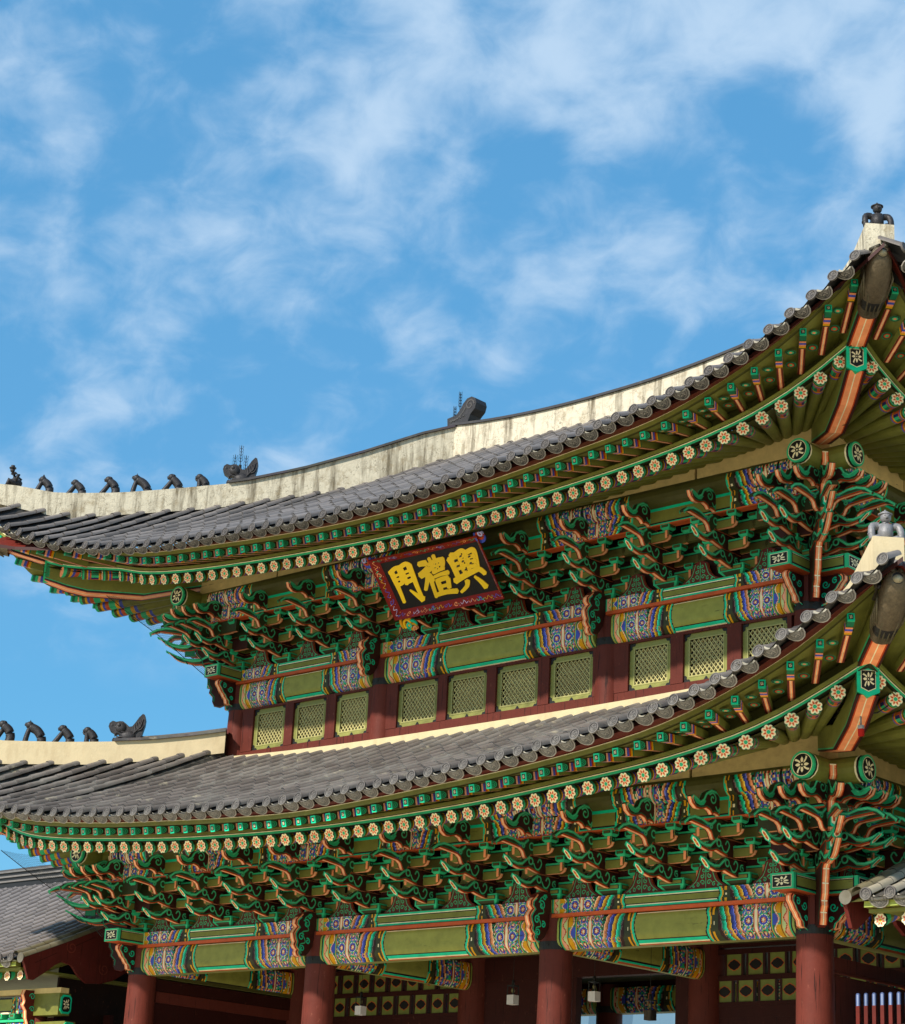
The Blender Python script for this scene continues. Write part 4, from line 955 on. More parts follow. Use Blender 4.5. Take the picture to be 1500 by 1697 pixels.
# ---------------------------------------------------------------- columns
def column(x, y, z0, z1, r, zband, name='column'):
    m = MB('column_paint'); K = 32; zs = [z0, z0+(z1-z0)*.4, min(zband-.13, z1-.3), z1]; rr = [r*1.13, r*1.10, r, r]
    rings = [m.add([(x+q*cos(2*pi*k/K), y+q*sin(2*pi*k/K), z) for k in range(K)]) for z, q in zip(zs, rr)]
    for i in range(3):
        for k in range(K): m.idx((rings[i]+k, rings[i]+(k+1)%K, rings[i+1]+(k+1)%K, rings[i+1]+k), COLR)
    o = mo(name, m, gate)
    if zband < 50:
        b = MB('iron'); q = r+.012
        for k in range(K):
            t0, t1 = 2*pi*k/K, 2*pi*(k+1)/K; b.face([(x+q*cos(t0),y+q*sin(t0),zband-.13),(x+q*cos(t1),y+q*sin(t1),zband-.13),(x+q*cos(t1),y+q*sin(t1),zband+.0),(x+q*cos(t0),y+q*sin(t0),zband+.0)], IRON, True)
            b.face([(x+q*cos(t0),y+q*sin(t0),zband),(x+q*cos(t1),y+q*sin(t1),zband),(x+r*cos(t1),y+r*sin(t1),zband),(x+r*cos(t0),y+r*sin(t0),zband)], IRON)
        for k in range(8): b.blob((x+q*cos(k*pi/4+.2), y+q*sin(k*pi/4+.2), zband-.06), .014, IRON, 6, 4)
        mo('iron_band', b, o)
for x in (-X1,-B2,B2,X1): column(x, 0, 0.6, H1+.5, .27, H1+.06)
for y in (DM, 2*DM):
    for x in (-X1,-B2,B2,X1): column(x, y, 0.6, 7.4 if y == DM else H1+.5, .31 if y == DM else .27, 99 if y == DM else H1+.06)
for x in (-X2,-B2,B2,X2): column(x, SET, 9.6, H2+.5, .23, H2+.05)
for x in (-X2,X2): column(x, 2*DM-SET, 9.6, H2+.5, .23, H2+.05)

# ---------------------------------------------------------------- upper wall with lattice windows
m = MB('column_paint'); yb = SET
wins = [(-6.18,-5.26),(-5.03,-4.12),(-3.86,-2.98),(-2.22,-1.20),(-.97,.0),(.22,1.21),(1.46,2.44),(3.21,4.10),(4.36,5.25),(5.53,6.42)]
WZ0, WZ1 = 10.46, 11.24
m.box((-X2,yb-.13,10.22),(X2,yb+.05,10.43), COLR); m.box((-X2,yb-.14,WZ1+.02),(X2,yb+.05,H2-.076), COLR)
ed = [-6.5]+[q for w_ in wins for q in w_]+[6.5]
for i in range(0, len(ed), 2): m.box((ed[i]-.0,yb-.14,10.43),(ed[i+1]+.0,yb+.05,WZ1+.02), COLR)
mo('window_wall', m, gate)
m = MB('column_paint')
m.box((-X2+.1,SET+.9,9.6),(X2-.1,SET+.95,13), MRD); m.box((-X2+.02,SET,9.4),(-X2+.1,2*DM-SET,H2+.5), COLR); m.box((X2-.1,SET,9.4),(X2-.02,2*DM-SET,H2+.5), COLR); m.box((-X2,2*DM-SET-.05,9.4),(X2,2*DM-SET,H2+.5), COLR)
m.box((-X2,SET+.06,13.6),(X2,2*DM-SET,13.7), MRD)
mo('inner_wall', m, gate)
def window(x0, x1, n):
    W = x1-x0; H = WZ1+.02-10.43; m = MB(); LG = S(150,164,84)
    o = mo('lattice_window', m_frame(W, H), gate, (x0, yb-.06, 10.43)); mo('lattice', m_lat(W, H, 0, S(184,174,122)), o); mo('inner_lattice', m_lat(W, H, .5, S(222,208,156)), o, (0,.08,0))
def m_frame(W, H):
    m = MB(); LG = S(128,128,72); t = .085
    for p0, p1 in (((0,-.03,0),(W,.03,t)), ((0,-.03,H-t),(W,.03,H)), ((0,-.03,t),(t,.03,H-t)), ((W-t,-.03,t),(W,.03,H-t))): m.box(p0, p1, LG)
    q = .022
    for p0, p1 in (((t,-.036,t),(W-t,-.03,t+q)), ((t,-.036,H-t-q),(W-t,-.03,H-t)), ((t,-.036,t+q),(t+q,-.03,H-t-q)), ((W-t-q,-.036,t+q),(W-t,-.03,H-t-q))): m.box(p0, p1, S(154,150,98))
    m.use('iron')
    for sx_ in (0, 1):
        for sz_ in (0, 1):
            L, tk = .13, .05; f = lambda u, v, w_: ((W-u) if sx_ else u, -.034-w_, (H-v) if sz_ else v)
            pl = [(0,0),(L,0),(L-.015,tk*.6),(L-.03,tk),(tk+.01,tk),(tk,tk+.01),(tk,L-.03),(tk*.6,L-.015),(0,L)]
            if sx_ != sz_: pl = pl[::-1]
            m.prism(pl, f, 0, .006, IRON, IRON)
    m.prism([(W/2-.06,0),(W/2+.06,0),(W/2+.03,.03),(W/2+.012,.06),(W/2-.012,.06),(W/2-.03,.03)], lambda u, v, w_: (u,-.034-w_,v), 0, .006, IRON, IRON)
    m.use('paint'); 
    for p0, p1 in (((0,-.10,-.0),(W,-.034,.004)),): pass
    return m
def m_lat(W, H, off, col):
    m = MB(); t = .085; x0, x1, z0, z1 = t, W-t, t, H-t; p = .088; b = .011; y = 0
    for sg in (1, -1):
        k = -30
        while k < 60:
            c = (k+off)*p; k += 1     # line: sg*x*1.0 + z*0.8 = c
            pts = []
            for x in (x0, x1):
                z = (c-sg*(x-x0))/0.82+z0
                if z0 <= z <= z1: pts.append((x, z))
            for z in (z0, z1):
                x = (c-(z-z0)*0.82)*sg+x0
                if x0 < x < x1: pts.append((x, z))
            if len(pts) < 2: continue
            a, d = Vector(pts[0]), Vector(pts[1])
            if (a-d).length < .03: continue
            n_ = Vector((-(d-a).y, (d-a).x)).normalized()*b/2*1.3; yy = y-.004*sg
            f = lambda p_, yv: (p_.x, yv, p_.y)
            m.face([f(a-n_,yy-.006), f(d-n_,yy-.006), f(d+n_,yy-.006), f(a+n_,yy-.006)], col); m.face([f(a-n_,yy-.006), f(a-n_,yy+.01), f(d-n_,yy+.01), f(d-n_,yy-.006)], col); m.face([f(a+n_,yy-.006), f(a+n_,yy+.01), f(d+n_,yy+.01), f(d+n_,yy-.006)], col)
    return m
for i, (a, b) in enumerate(wins): window(a, b, i)
# white plastered base ridge where the lower roof meets the upper wall
m = MB('clean_plaster'); n = 30; pc = S(206,190,150)
for i in range(n):
    x0, x1 = -X2-.1+(2*X2+.2)*i/n, -X2-.1+(2*X2+.2)*(i+1)/n
    zt0, zt1 = [10.27+.12*abs(x/X2)**3 for x in (x0, x1)]
    m.face([(x0,SET-.36,9.75),(x1,SET-.36,9.75),(x1,SET-.36,zt1-.07),(x0,SET-.36,zt0-.07)], pc); m.face([(x0,SET-.36,zt0-.07),(x1,SET-.36,zt1-.07),(x1,SET-.12,zt1),(x0,SET-.12,zt0)], pc)
for s_ in (-1, 1): m.box((s_*X2-(.0 if s_>0 else .36), SET-.36, 9.75), (s_*X2+(.36 if s_>0 else .0), 2*DM-SET+.3, 10.36), pc)
mo('base_ridge', m, gate)

# ---------------------------------------------------------------- lower storey interior
m = MB('column_paint')
m.box((-X1,DM-.08,.6),(-B2,DM+.08,5.5), MRD); m.box((B2,DM-.08,.6),(X1,DM+.08,5.5), MRD)
m.box((-X1,DM-.09,6.5),(X1,DM+.09,7.6), MRD)
m.box((-B2,DM-.10,6.12),(B2,DM+.10,6.5), MRD); m.box((-B2,DM-.08,.6),(-.16,DM+.08,6.12), MRD); m.box((2.08,DM-.08,.6),(B2,DM+.08,6.12), MRD)
for x0, x1 in ((-X1,-B2),(B2,X1)):
    for z in (5.5, 5.93, 6.38): m.box((x0,DM-.10,z),(x1,DM+.10,z+.09 if z > 5.6 else z+.07), MRD)
    m.box((x0,DM-.085,5.3),(x1,DM-.08,5.5), MRD)
mo('inner_wall', m, gate)
tp = MB(); LG = S(116,124,64); pw = .30; zc = .36
def quat(cx, cz, sx_, sz_): return [(cx+sx_*cos(t)*(1+.07*cos(4*t)+.05*cos(8*t)), cz+sz_*sin(t)*(1+.07*cos(4*t)+.05*cos(8*t))) for t in [2*pi*k/28 for k in range(28)]]
f = lambda u, v, w_: (u, -w_, v)
tp.box((-.15,-.02,-.18),(.15,.02,.18), LG)
tp.ribbon(quat(0,0,.122,.088)+[quat(0,0,.122,.088)[0]], .012, f, .024, SAD); tp.face([f(u,v,.0225) for u, v in quat(0,0,.115,.08)], BLK)
tp.box((-.19,-.03,-.19),(-.15,.03,.19), MRD); tp.box((.15,-.03,-.19),(.19,.03,.19), MRD)
TPM = tp.mesh('pierced_panel')
for x0, x1 in ((-X1,-B2),(B2,X1)):
    for r_, z in enumerate((5.75, 6.20)):
        x = x0+.42+(.2 if r_ else 0)
        while x < x1-.3:
            mo('pierced_panel', TPM, gate, (x, DM-.05, z)); x += .445
# plank doors closing the left bay's back, side tie beams seen through the bays, ceiling
m = MB('column_paint'); m.box((-X1+.3,.25,6.56),(X1-.3,2*DM-.25,6.66), S(70,66,40)); m.box((-X1-.04,.3,.6),(-X1+.04,DM-.3,5.5), MRD)
m.box((X1-.04,.3,.6),(X1+.04,DM-.3,5.45), COLR); m.box((-X1-.1,.3,5.5),(-X1+.1,DM-.3,5.7), COLR); m.box((X1-.1,.3,5.5),(X1+.1,DM-.3,5.7), COLR)
m.box((-X1-.12,.25,5.71),(-X1+.1,2*DM-.25,5.93), MRD)
mo('ceiling', m, gate)
def ybeam(x, s_):                                  # inner faces of the side beams and cross beams through the bays
    pr = rprof(0, 5.955, 6.45, .16, .10, 18); fn = lambda a, d, z: Vector((x+s_*d, a, z))
    mm = beam(.28, DM-.3, pr, fn, .5, .78, .03); close_beam(mm, .28, DM-.3, pr, -.05, fn, S(140,138,84), OLD); return mm
mo('tie_beam', ybeam(-X1, 1), gate); mo('tie_beam', ybeam(-B2, 1), gate); mo('tie_beam', ybeam(B2, 1), gate)
pr = rprof(H1, -.075, .425, .24, .14, 18)
for a0, a1 in ((-X1,-B2),(-B2,B2),(B2,X1)):
    mm = beam(a0+.2, a1-.2, pr, lambda a, d, z: Vector((a, 2*DM-d, z)), .5, 1, .03); close_beam(mm, a0+.2, a1-.2, pr, -.2, lambda a, d, z: Vector((a, 2*DM-d, z)), S(140,138,84), OLD); mo('painted_beam', mm, gate)
for x in (-B2, B2): mo('carved_bracket', ANBC, gate, (x, 2*DM, H1), pi)
m = MB('column_paint'); m.box((-X1,2*DM-.05,H1+.42),(X1,2*DM+.05,H1+1.9), MRD); mo('inner_wall', m, gate)


# ---------------------------------------------------------------- bird nets at the corners
def hipP(st, sx, c, z, s_=0): return Vector((sx*(st['X']+c), st['Y']-c, z))
for st, pts in ((UP, [(2.1,13.62),(1.85,13.36),(1.55,13.07),(1.2,12.74),(.93,12.44),(.66,12.14),(.55,12.02)]), (LO, [(2.1,8.22),(1.85,7.98),(1.58,7.73),(1.3,7.48),(1.05,7.24),(.8,6.94),(.6,6.66)])):
    m = MB('iron'); rope = [hipP(st, -1, c, z) for c, z in bez(pts, 5)]; inner = []
    zs = st['H']+2.888; N_ = len(rope)-1
    for i in range(N_+1):
        t = i/N_; inner.append(hipP(st, -1, 1.95-1.5*t, (zs-.45)*(1-t)+(st['H']+1.0)*t))
    def at(L, t): t = max(0, min(.9999, t))*N_; k = int(t); return L[k].lerp(L[k+1], t-k)
    net = S(60,66,70); m.tube(rope, .008, S(34,34,34), 5)
    for k in range(40):
        t = k/39; m.tube([at(rope, t), (at(rope, t)+at(inner, t+.22))/2+Vector((0,0,-.03)), at(inner, t+.22)], .0022, net, 3, False)
    for k in range(1, 12): m.tube([at(rope, t/14).lerp(at(inner, t/14+.22), k/12) for t in range(15)], .0022, net, 3, False)
    mo('bird_net', m, gate)

# ---------------------------------------------------------------- signboard
sg = emp('signboard', (0, -.36, 12.64), 'black signboard with three large yellow characters in a red scrolled frame', 'signboard')
su = Vector((0,-.78,.92)).normalized(); sn = Vector((0,-su.z,su.y)); Wd, Hd = 1.17, .475
SB = lambda u, v, w_: Vector((u, 0, 0))+su*v+sn*w_
m = MB('iron'); m.box((-Wd,-Hd,-.04),(Wd,Hd,0), S(26,22,20), fn=SB); mo('board', m, sg)
m = MB(); FR = S(128,30,24); O = .14; D_ = .12
q = [(-Wd,-Hd),(Wd,-Hd),(Wd,Hd),(-Wd,Hd)]; q2 = [(-Wd-O,-Hd-O),(Wd+O,-Hd-O),(Wd+O,Hd+O),(-Wd-O,Hd+O)]
for i in range(4):
    j = (i+1) % 4; m.face([SB(*q[i],.002), SB(*q[j],.002), SB(*q2[j],D_), SB(*q2[i],D_)], FR); m.face([SB(*q2[i],D_), SB(*q2[j],D_), SB(*q2[j],D_-.025), SB(*q2[i],D_-.025)], FR); m.face([SB(*q2[i],D_-.025), SB(*q2[j],D_-.025), SB(*q[j],-.02), SB(*q[i],-.02)], MAR)
rng = random.Random(3); pal = [BLU, YEL, TEAL, SAL, S(200,190,220), RED]
for i in range(4):
    j = (i+1) % 4; A, B_, A2, B2_ = Vector(q[i]), Vector(q[j]), Vector(q2[i]), Vector(q2[j]); n = 13 if i % 2 == 0 else 6
    for k in range(n):
        t = (k+.5)/n; fn = lambda u, v, w_, A=A, B_=B_, A2=A2, B2_=B2_: SB(*(A.lerp(B_, u).lerp(A2.lerp(B2_, u), v)), .002+(D_)*v+w_+.003)
        L = (B_-A).length
        f2 = lambda u, v, w_, t=t, L=L, fn=fn: fn(t+u/L, .5+v/.18, w_)
        c = pal[(k*5+i) % 6]; m.ribbon(bez([(-.08,-.01),(-.05,.03),(-.02,0),(.0,-.03),(.03,0),(.05,.03),(.08,.0)], 4), .010, f2, 0, c)
        if k % 3 == 1: m.ribbon(spiral(0,0,.045,1.1,k), .014, f2, .001, pal[(k+2) % 6])
        for _ in range(3):
            u, v = rng.uniform(-.09,.09), rng.uniform(-.055,.055); cc = rng.choice(pal); m.face([f2(u+.009*cos(a_), v+.009*sin(a_), .001) for a_ in (0,1.57,3.14,4.71)], cc)
mo('frame', m, sg)
def curl(cx, cy, cols, fl):
    m = MB(); 
    for k, (c, rr) in enumerate(zip(cols, (.13,.09,.055))):
        o = [(cx+fl[0]*x, cy+fl[1]*y) for x, y in spiral(.07+.02*k, .05+.03*k, rr, .95, 2.4)]
        n_ = len(o)
        for w0 in (.02,): m.ribbon(o, .055-.012*k, SB, .07+.012*k, c); m.ribbon(o, .055-.012*k, SB, .045, c)
        m.tube([SB(u, v, .055) for u, v in o], .024-.004*k, c, 7)
    mo('carved_curl', m, sg)
curl(-Wd-O+.12, -Hd-O-.02, (YEL, S(240,180,30), TEAL), (1.3,-1.3)); curl(-Wd-O+.26, -Hd-O-.12, (TEAL, YEL, SAL), (1,-1)); curl(Wd+O-.03, Hd+O-.10, (BLU, RED, S(180,180,220)), (1,1)); curl(-Wd-O-.02, Hd+O-.10, (BLU, RED, S(180,180,220)), (-1,1))
TLc, ex_, ey_ = Vector((90,295)), Vector((997,-212)), Vector((203,472))
det = ex_.x*ey_.y-ex_.y*ey_.x
def G(x, y):
    dx_, dy_ = x-TLc.x, y-TLc.y; a = (dx_*ey_.y-dy_*ey_.x)/det; b = (ex_.x*dy_-ex_.y*dx_)/det; return (-Wd+2*Wd*a, Hd-2*Hd*b)
class Glyph:
    def __init__(s): s.m = MB('gilt'); s.k = 0
    def poly(s, pts, col=GOLD, lift=.008): s.k += 1; s.m.prism([G(*p) for p in pts][::-1], SB, .001, lift+s.k*.0004, col, S(200,140,8))
    def stroke(s, pts, w0, w1=None):
        P = [Vector(p) for p in bez(pts, 4)]; Lf, Rt = [], []; w1 = w1 or w0
        for i, p in enumerate(P):
            d = (P[min(i+1, len(P)-1)]-P[max(i-1, 0)]).normalized(); n = Vector((-d.y, d.x)); w_ = (w0+(w1-w0)*i/(len(P)-1))*1.16/2; Lf.append(p+n*w_); Rt.append(p-n*w_)
        d0 = (P[0]-P[1]).normalized()*w0*.3; d1 = (P[-1]-P[-2]).normalized()*w1*.3
        s.poly([tuple(v) for v in Lf]+[tuple(P[-1]+d1)]+[tuple(v) for v in reversed(Rt)]+[tuple(P[0]+d0)])
    def hole(s, x, y, w_, h): 
        s.m.face([SB(*G(a, b), .0155+s.k*.0) for a, b in ((x-w_/2,y+h*.35),(x-w_*.3,y+h*.6),(x+w_/2,y+h*.1),(x+w_/2,y-h*.5),(x-w_*.2,y-h*.4))], S(22,18,16))
g1 = Glyph()
g1.stroke([(205,375),(245,470),(285,560),(335,690)], 52, 30); g1.stroke([(190,395),(245,345),(300,330)], 44, 34); g1.stroke([(285,345),(308,410),(322,500)], 46, 34)
g1.stroke([(232,425),(305,395)], 24); g1.stroke([(248,465),(312,440)], 26); g1.stroke([(258,520),(325,490)], 40, 30)
g1.stroke([(300,335),(335,410),(372,500)], 44, 40); g1.stroke([(295,335),(360,298),(410,322)], 40, 44); g1.stroke([(395,315),(435,420),(480,540),(535,665)], 54, 30)
g1.stroke([(335,385),(412,355)], 26); g1.stroke([(355,425),(425,398)], 24); g1.stroke([(372,480),(440,450)], 38); g1.stroke([(535,655),(470,612),(398,560)], 60, 14)
mo('character', g1.m, sg)
g2 = Glyph()
g2.stroke([(492,305),(530,295),(572,290)], 44, 56); g2.stroke([(590,335),(545,380),(505,415)], 40, 52); g2.stroke([(512,425),(560,400),(612,352)], 44, 34); g2.stroke([(588,400),(580,470),(560,560)], 46, 32)
g2.stroke([(600,400),(635,510),(672,632)], 42, 30); g2.stroke([(610,415),(648,468)], 44, 26)
g2.stroke([(600,240),(625,290),(655,380)], 30, 40); g2.stroke([(645,212),(670,280),(690,350)], 34, 36); g2.stroke([(735,245),(745,290),(735,345)], 44, 34); g2.stroke([(700,240),(712,300)], 28)
g2.stroke([(592,310),(670,265),(750,245)], 34); g2.stroke([(610,345),(690,305),(755,290)], 30); g2.stroke([(640,385),(700,355),(755,335)], 36)
g2.stroke([(650,430),(720,400),(800,380)], 26, 40); g2.stroke([(675,470),(740,445),(795,430)], 40); g2.stroke([(690,470),(722,560)], 44); g2.stroke([(795,440),(805,535)], 40); g2.stroke([(715,525),(800,500)], 30)
g2.stroke([(722,560),(735,590)], 40); g2.stroke([(680,605),(780,575),(888,565)], 38, 46)
for x, y in ((672,298),(702,288),(665,335),(712,328),(690,345)): g2.hole(x, y, 12, 10)
mo('character', g2.m, sg)
g3 = Glyph()
g3.stroke([(805,245),(850,320),(900,440)], 52, 46); g3.stroke([(828,200),(850,240)], 50); g3.stroke([(895,185),(925,270),(965,390)], 44, 40); g3.stroke([(870,205),(930,170),(965,185)], 40); g3.stroke([(955,180),(985,270),(1015,370)], 34, 34)
g3.stroke([(985,185),(1040,160),(1065,200),(1090,345)], 44, 46); g3.stroke([(975,210),(1020,300)], 34); g3.stroke([(820,265),(880,235)], 30); g3.stroke([(845,315),(900,290)], 32); g3.stroke([(870,360),(930,335)], 30)
g3.stroke([(910,235),(960,218)], 26); g3.stroke([(925,275),(975,255)], 30); g3.stroke([(935,325),(990,305)], 28); g3.stroke([(990,235),(1065,215)], 32); g3.stroke([(1000,285),(1075,262)], 34); g3.stroke([(1010,330),(1080,310)], 32)
g3.stroke([(865,470),(940,425),(1040,375),(1110,350),(1168,395)], 56, 38); g3.stroke([(988,460),(985,515),(925,578)], 46, 26); g3.stroke([(1062,420),(1125,470),(1178,525)], 22, 50)
for x, y in ((925,222),(872,262),(895,320),(947,272),(1012,225),(1025,290),(975,352),(930,385)): g3.hole(x, y, 26, 22)
mo('character', g3.m, sg)

# ---------------------------------------------------------------- roof figurines
CLAY = S(50,48,50)
def fig_obj(name, m, loc, rz, label, cat, group=None, sc=1.0):
    o = mo(name, m, None, loc, rz); o.scale = (sc, sc, sc); tag(o, label, cat, group); return o
def jap(kind):
    m = MB('iron'); c = CLAY
    if kind == 'person':
        m.blob((0,0,.10),(.14,.10,.10),c,10,7); m.tube([(-.02,0,.08),(.0,0,.2),(.05,0,.30)], lambda t: (.075-.02*t,.065-.01*t), c); m.blob((.07,0,.36),(.045,.042,.055),c)
        m.tube([(.07,0,.39),(.07,0,.41)], .065, c, 10); m.tube([(.07,0,.41),(.07,0,.45)], .038, c, 8)
        for s_ in (-1,1): m.tube([(.0,s_*.07,.28),(-.08,s_*.13,.23),(-.03,s_*.12,.12)], .028, c, 7); m.tube([(-.05,s_*.07,.06),(.10,s_*.11,.13),(.13,s_*.10,.0)], .04, c, 7)
        return m
    bk = {'crown':[(-.13,-.02),(-.15,.10),(-.09,.22),(.0,.28)],'round':[(-.13,-.02),(-.16,.11),(-.10,.22),(-.01,.28)],'mane':[(-.12,-.02),(-.15,.12),(-.10,.25),(.0,.32)],'ears':[(-.20,-.02),(-.19,.12),(-.10,.25),(.03,.31)],'bow':[(-.13,-.02),(-.15,.11),(-.08,.22),(.0,.28)],'hands':[(-.13,-.02),(-.13,.10),(-.07,.20),(-.0,.24)]}[kind]
    m.tube([(x,0,z) for x, z in bez(bk, 5)], lambda t: (.09-.025*t, .085), c, 9)
    fl = {'crown':[(.02,.26),(.08,.13),(.14,-.02)],'hands':[(.02,.22),(.01,.1),(.02,-.02)],'ears':[(.04,.28),(.08,.12),(.10,-.02)]}.get(kind, [(.0,.24),(.09,.10),(.17,-.02)])
    for s_ in (-1,1): m.tube([(x,s_*.025,z) for x, z in bez(fl, 4)], lambda t: .038+.012*t, c, 7)
    hx, hz_ = bk[-1][0]+.01, bk[-1][1]+.03
    m.blob((hx,0,hz_),(.078,.068,.07),c); m.tube([(hx+.02,0,hz_-.005),(hx+.085,0,hz_-(.02 if kind != 'ears' else -.02))], lambda t: .045-.014*t, c, 7)
    if kind == 'crown': m.tube([(hx-.01,0,hz_+.03),(hx-.01,0,hz_+.07)], lambda t: .05-.02*t, c, 8); m.blob((hx-.01,0,hz_+.09), .018, c)
    if kind == 'ears':
        for s_ in (-1,1): m.tube([(hx,s_*.03,hz_+.03),(hx-.01,s_*.035,hz_+.09)], lambda t: .018*(1-t*.8), c, 6)
    if kind in ('mane','bow'):
        for k in range(6): m.blob((bk[2][0]+.02-.018*k, 0, .26-.035*k), (.03,.055,.026), c, 7, 5)
        m.blob((hx-.03,0,hz_+.02), (.05,.06,.045), c)
    if kind == 'hands': m.blob((hx,0,hz_+.02),(.04,.04,.05),c); m.tube([(.0,-.04,.18),(.07,0,.20),(.09,0,.24)], .02, c, 6); m.tube([(.0,.04,.18),(.07,0,.20),(.09,0,.24)], .02, c, 6)
    return m
rzL = math.atan2(-1,-1)
GF = 'clay figurines sitting along the upper left hip ridge'
for c, kind, lab, sc in ((3.57,'person','dark clay seated figurine in tall hat, outermost on the upper hip ridge',1.12),(3.16,'crown','small dark clay beast with pointed crown, second from the ridge tip, beside the hatted figure',1),
    (2.69,'round','small dark clay beast with plain round head, third on the upper hip ridge',1.0),(2.2,'mane','dark clay beast with thick curly mane, fourth on the upper hip ridge',1.05),
    (1.77,'ears','dark clay long-backed beast with pricked ears, fifth on the upper hip ridge',1.08),(1.28,'bow','dark clay crouching beast with hanging head, sixth on the upper hip ridge',1.08),
    (.87,'hands','thin dark clay figurine with raised hands nearest the upper hip dragon head',1.05)):
    fig_obj('roof_figurine', jap(kind), hipP(UP,-1,c,UP['ht'](c)-.01), rzL, lab, 'roof figurine', GF, sc)
GF2 = 'clay figurines sitting along the lower left hip ridge'
for c, kind, lab, sc in ((2.27,'mane','dark clay ringed-back beast cut by the photo edge on the lower hip ridge',1.1),(1.87,'ears','dark clay long-backed beast with pricked ears on the lower hip ridge',1.1),
    (1.43,'bow','dark clay crouching beast with hanging head on the lower hip ridge',1.05),(1.08,'hands','thin dark clay figurine with raised hands before the lower dragon head',1.05)):
    fig_obj('roof_figurine', jap(kind), hipP(LO,-1,c,LO['ht'](c)-.01), rzL, lab, 'roof figurine', GF2, sc)
def dragon(spikes):
    m = MB('iron'); c = CLAY
    pr = [(-.34,0),(.26,0),(.31,.04),(.28,.10),(.20,.09),(.13,.13),(.12,.19),(.20,.21),(.26,.18),(.30,.22),(.38,.26),(.42,.34),(.40,.42),(.33,.47),(.24,.45),(.16,.47),(.08,.47),(0,.42),(-.08,.36),(-.15,.37),(-.22,.46),(-.30,.58),(-.38,.66),(-.43,.64),(-.46,.54),(-.45,.42),(-.41,.28),(-.37,.12)]
    fn = lambda u, v, w_: (u, w_, v)
    m.prism(pr, fn, -.12, .12, c, c)
    for s_ in (-1,1): m.blob((.12,s_*.10,.33),(.15,.07,.12),c,10,7); m.blob((.34,s_*.07,.37),(.08,.06,.07),c,9,6); m.blob((-.08,s_*.10,.15),(.20,.07,.13),c,10,7); m.blob((.16,s_*.09,.06),(.14,.05,.05),c,9,6)
    for s_ in (-1,1):
        m.blob((.17,s_*.165,.38), (.045,.025,.04), S(66,64,64))
        for k in range(6):
            a0 = Vector((-.12-.02*k, .10+.03*k)); e0 = Vector((-.22-.045*k, .42+.03*k)) if k < 5 else Vector((-.44,.42)); m.tube([(a0.x,s_*.12,a0.y),((a0.x+e0.x)/2-.05,s_*.145,(a0.y+e0.y)/2-.02),(e0.x,s_*.125,e0.y)], .014, S(62,60,62), 5)
        m.tube([(.26,s_*.1,.06),(.15,s_*.13,.12),(.0,s_*.14,.13),(-.1,s_*.14,.08)], .018, S(62,60,62), 5); m.tube([(.34,s_*.08,.36),(.24,s_*.12,.34),(.1,s_*.13,.24),(-.05,s_*.14,.22)], .016, S(62,60,62), 5)
        for x_, z_ in ((.26,.18),(.21,.16),(.15,.15)): m.tube([(x_,s_*.06,z_+.02),(x_+.005,s_*.06,z_-.045)], lambda t: .014*(1-t*.8), S(110,106,100), 5)
        m.blob((.35,s_*.05,.34), (.03,.025,.025), c)
    return m
def trident(m, x, y, z0, z1, r=.010):
    m.tube([(x,y,z0),(x,y,z1)], r, IRON, 5); 
    for k in range(5):
        z = z1-.05-.075*k; w_ = .045
        for dx_, dy_ in ((w_,0),(-w_,0),(0,w_),(0,-w_)): m.tube([(x,y,z-.03),(x+dx_,y+dy_,z),(x+dx_*1.15,y+dy_*1.15,z+.055)], .0055, IRON, 4)
def spikes(lean=.14, big=.95):
    m = MB('iron'); m.tube([(0,0,.25),(0,0,.5)], .04, IRON, 8); trident(m, 0, 0, .3, big)
    for s_ in (-1,1): m.tube([(0,0,.38),(s_*lean,0,.40),(s_*lean,0,.5)], .010, IRON, 5); trident(m, s_*lean, 0, .45, .45+.27)
    return m
o = fig_obj('dragon_head', dragon(1), hipP(UP,-1,.30,UP['ht'](.30)-.01), rzL, 'dark clay dragon head with iron spikes on the upper hip ridge', 'roof ornament'); mo('bird_spikes', spikes(), o); o.scale = (.82,.85,.95)
fig_obj('dragon_head', dragon(0), hipP(LO,-1,.55,LO['ht'](.55)-.01), rzL, 'dark clay dragon head without spikes on the lower hip ridge', 'roof ornament').scale = (.82,.85,.92)
m = MB('iron'); pr = [(-.36,-.1),(-.38,.14),(-.1,.17),(.02,.28),(.12,.42),(.24,.52),(.38,.54),(.50,.48),(.54,.36),(.50,.22),(.36,.10),(.28,-.1)]
fn = lambda u, v, w_: (u, w_, v)
m.prism(pr, fn, -.20, .20, CLAY, CLAY)
for s_ in (-1,1):
    m.ribbon(spiral(.34,.34,.14,1.3,0), .04, fn, s_*.206, S(66,64,64)); m.ribbon(spiral(.34,.34,.14,1.3,0), .03, fn, s_*.21, S(80,76,74)); m.ribbon(bez([(-.3,.05),(-.05,.08),(.12,.2),(.2,.3)]), .04, fn, s_*.208, S(70,68,66))
    for k in range(5): m.blob((-.25+.1*k,s_*.20,.02+.02*k), (.035,.02,.03), S(66,64,64), 7, 5)
o = fig_obj('ridge_end_ornament', m, (-3.72,DM,17.83), 0, 'dark curled clay ornament where the hip meets the main ridge', 'roof ornament'); sp_ = mo('bird_spikes', spikes(.16,1.05), o); sp_.location = (-.16,0,-.22); o.scale = (.88,.85,.9)
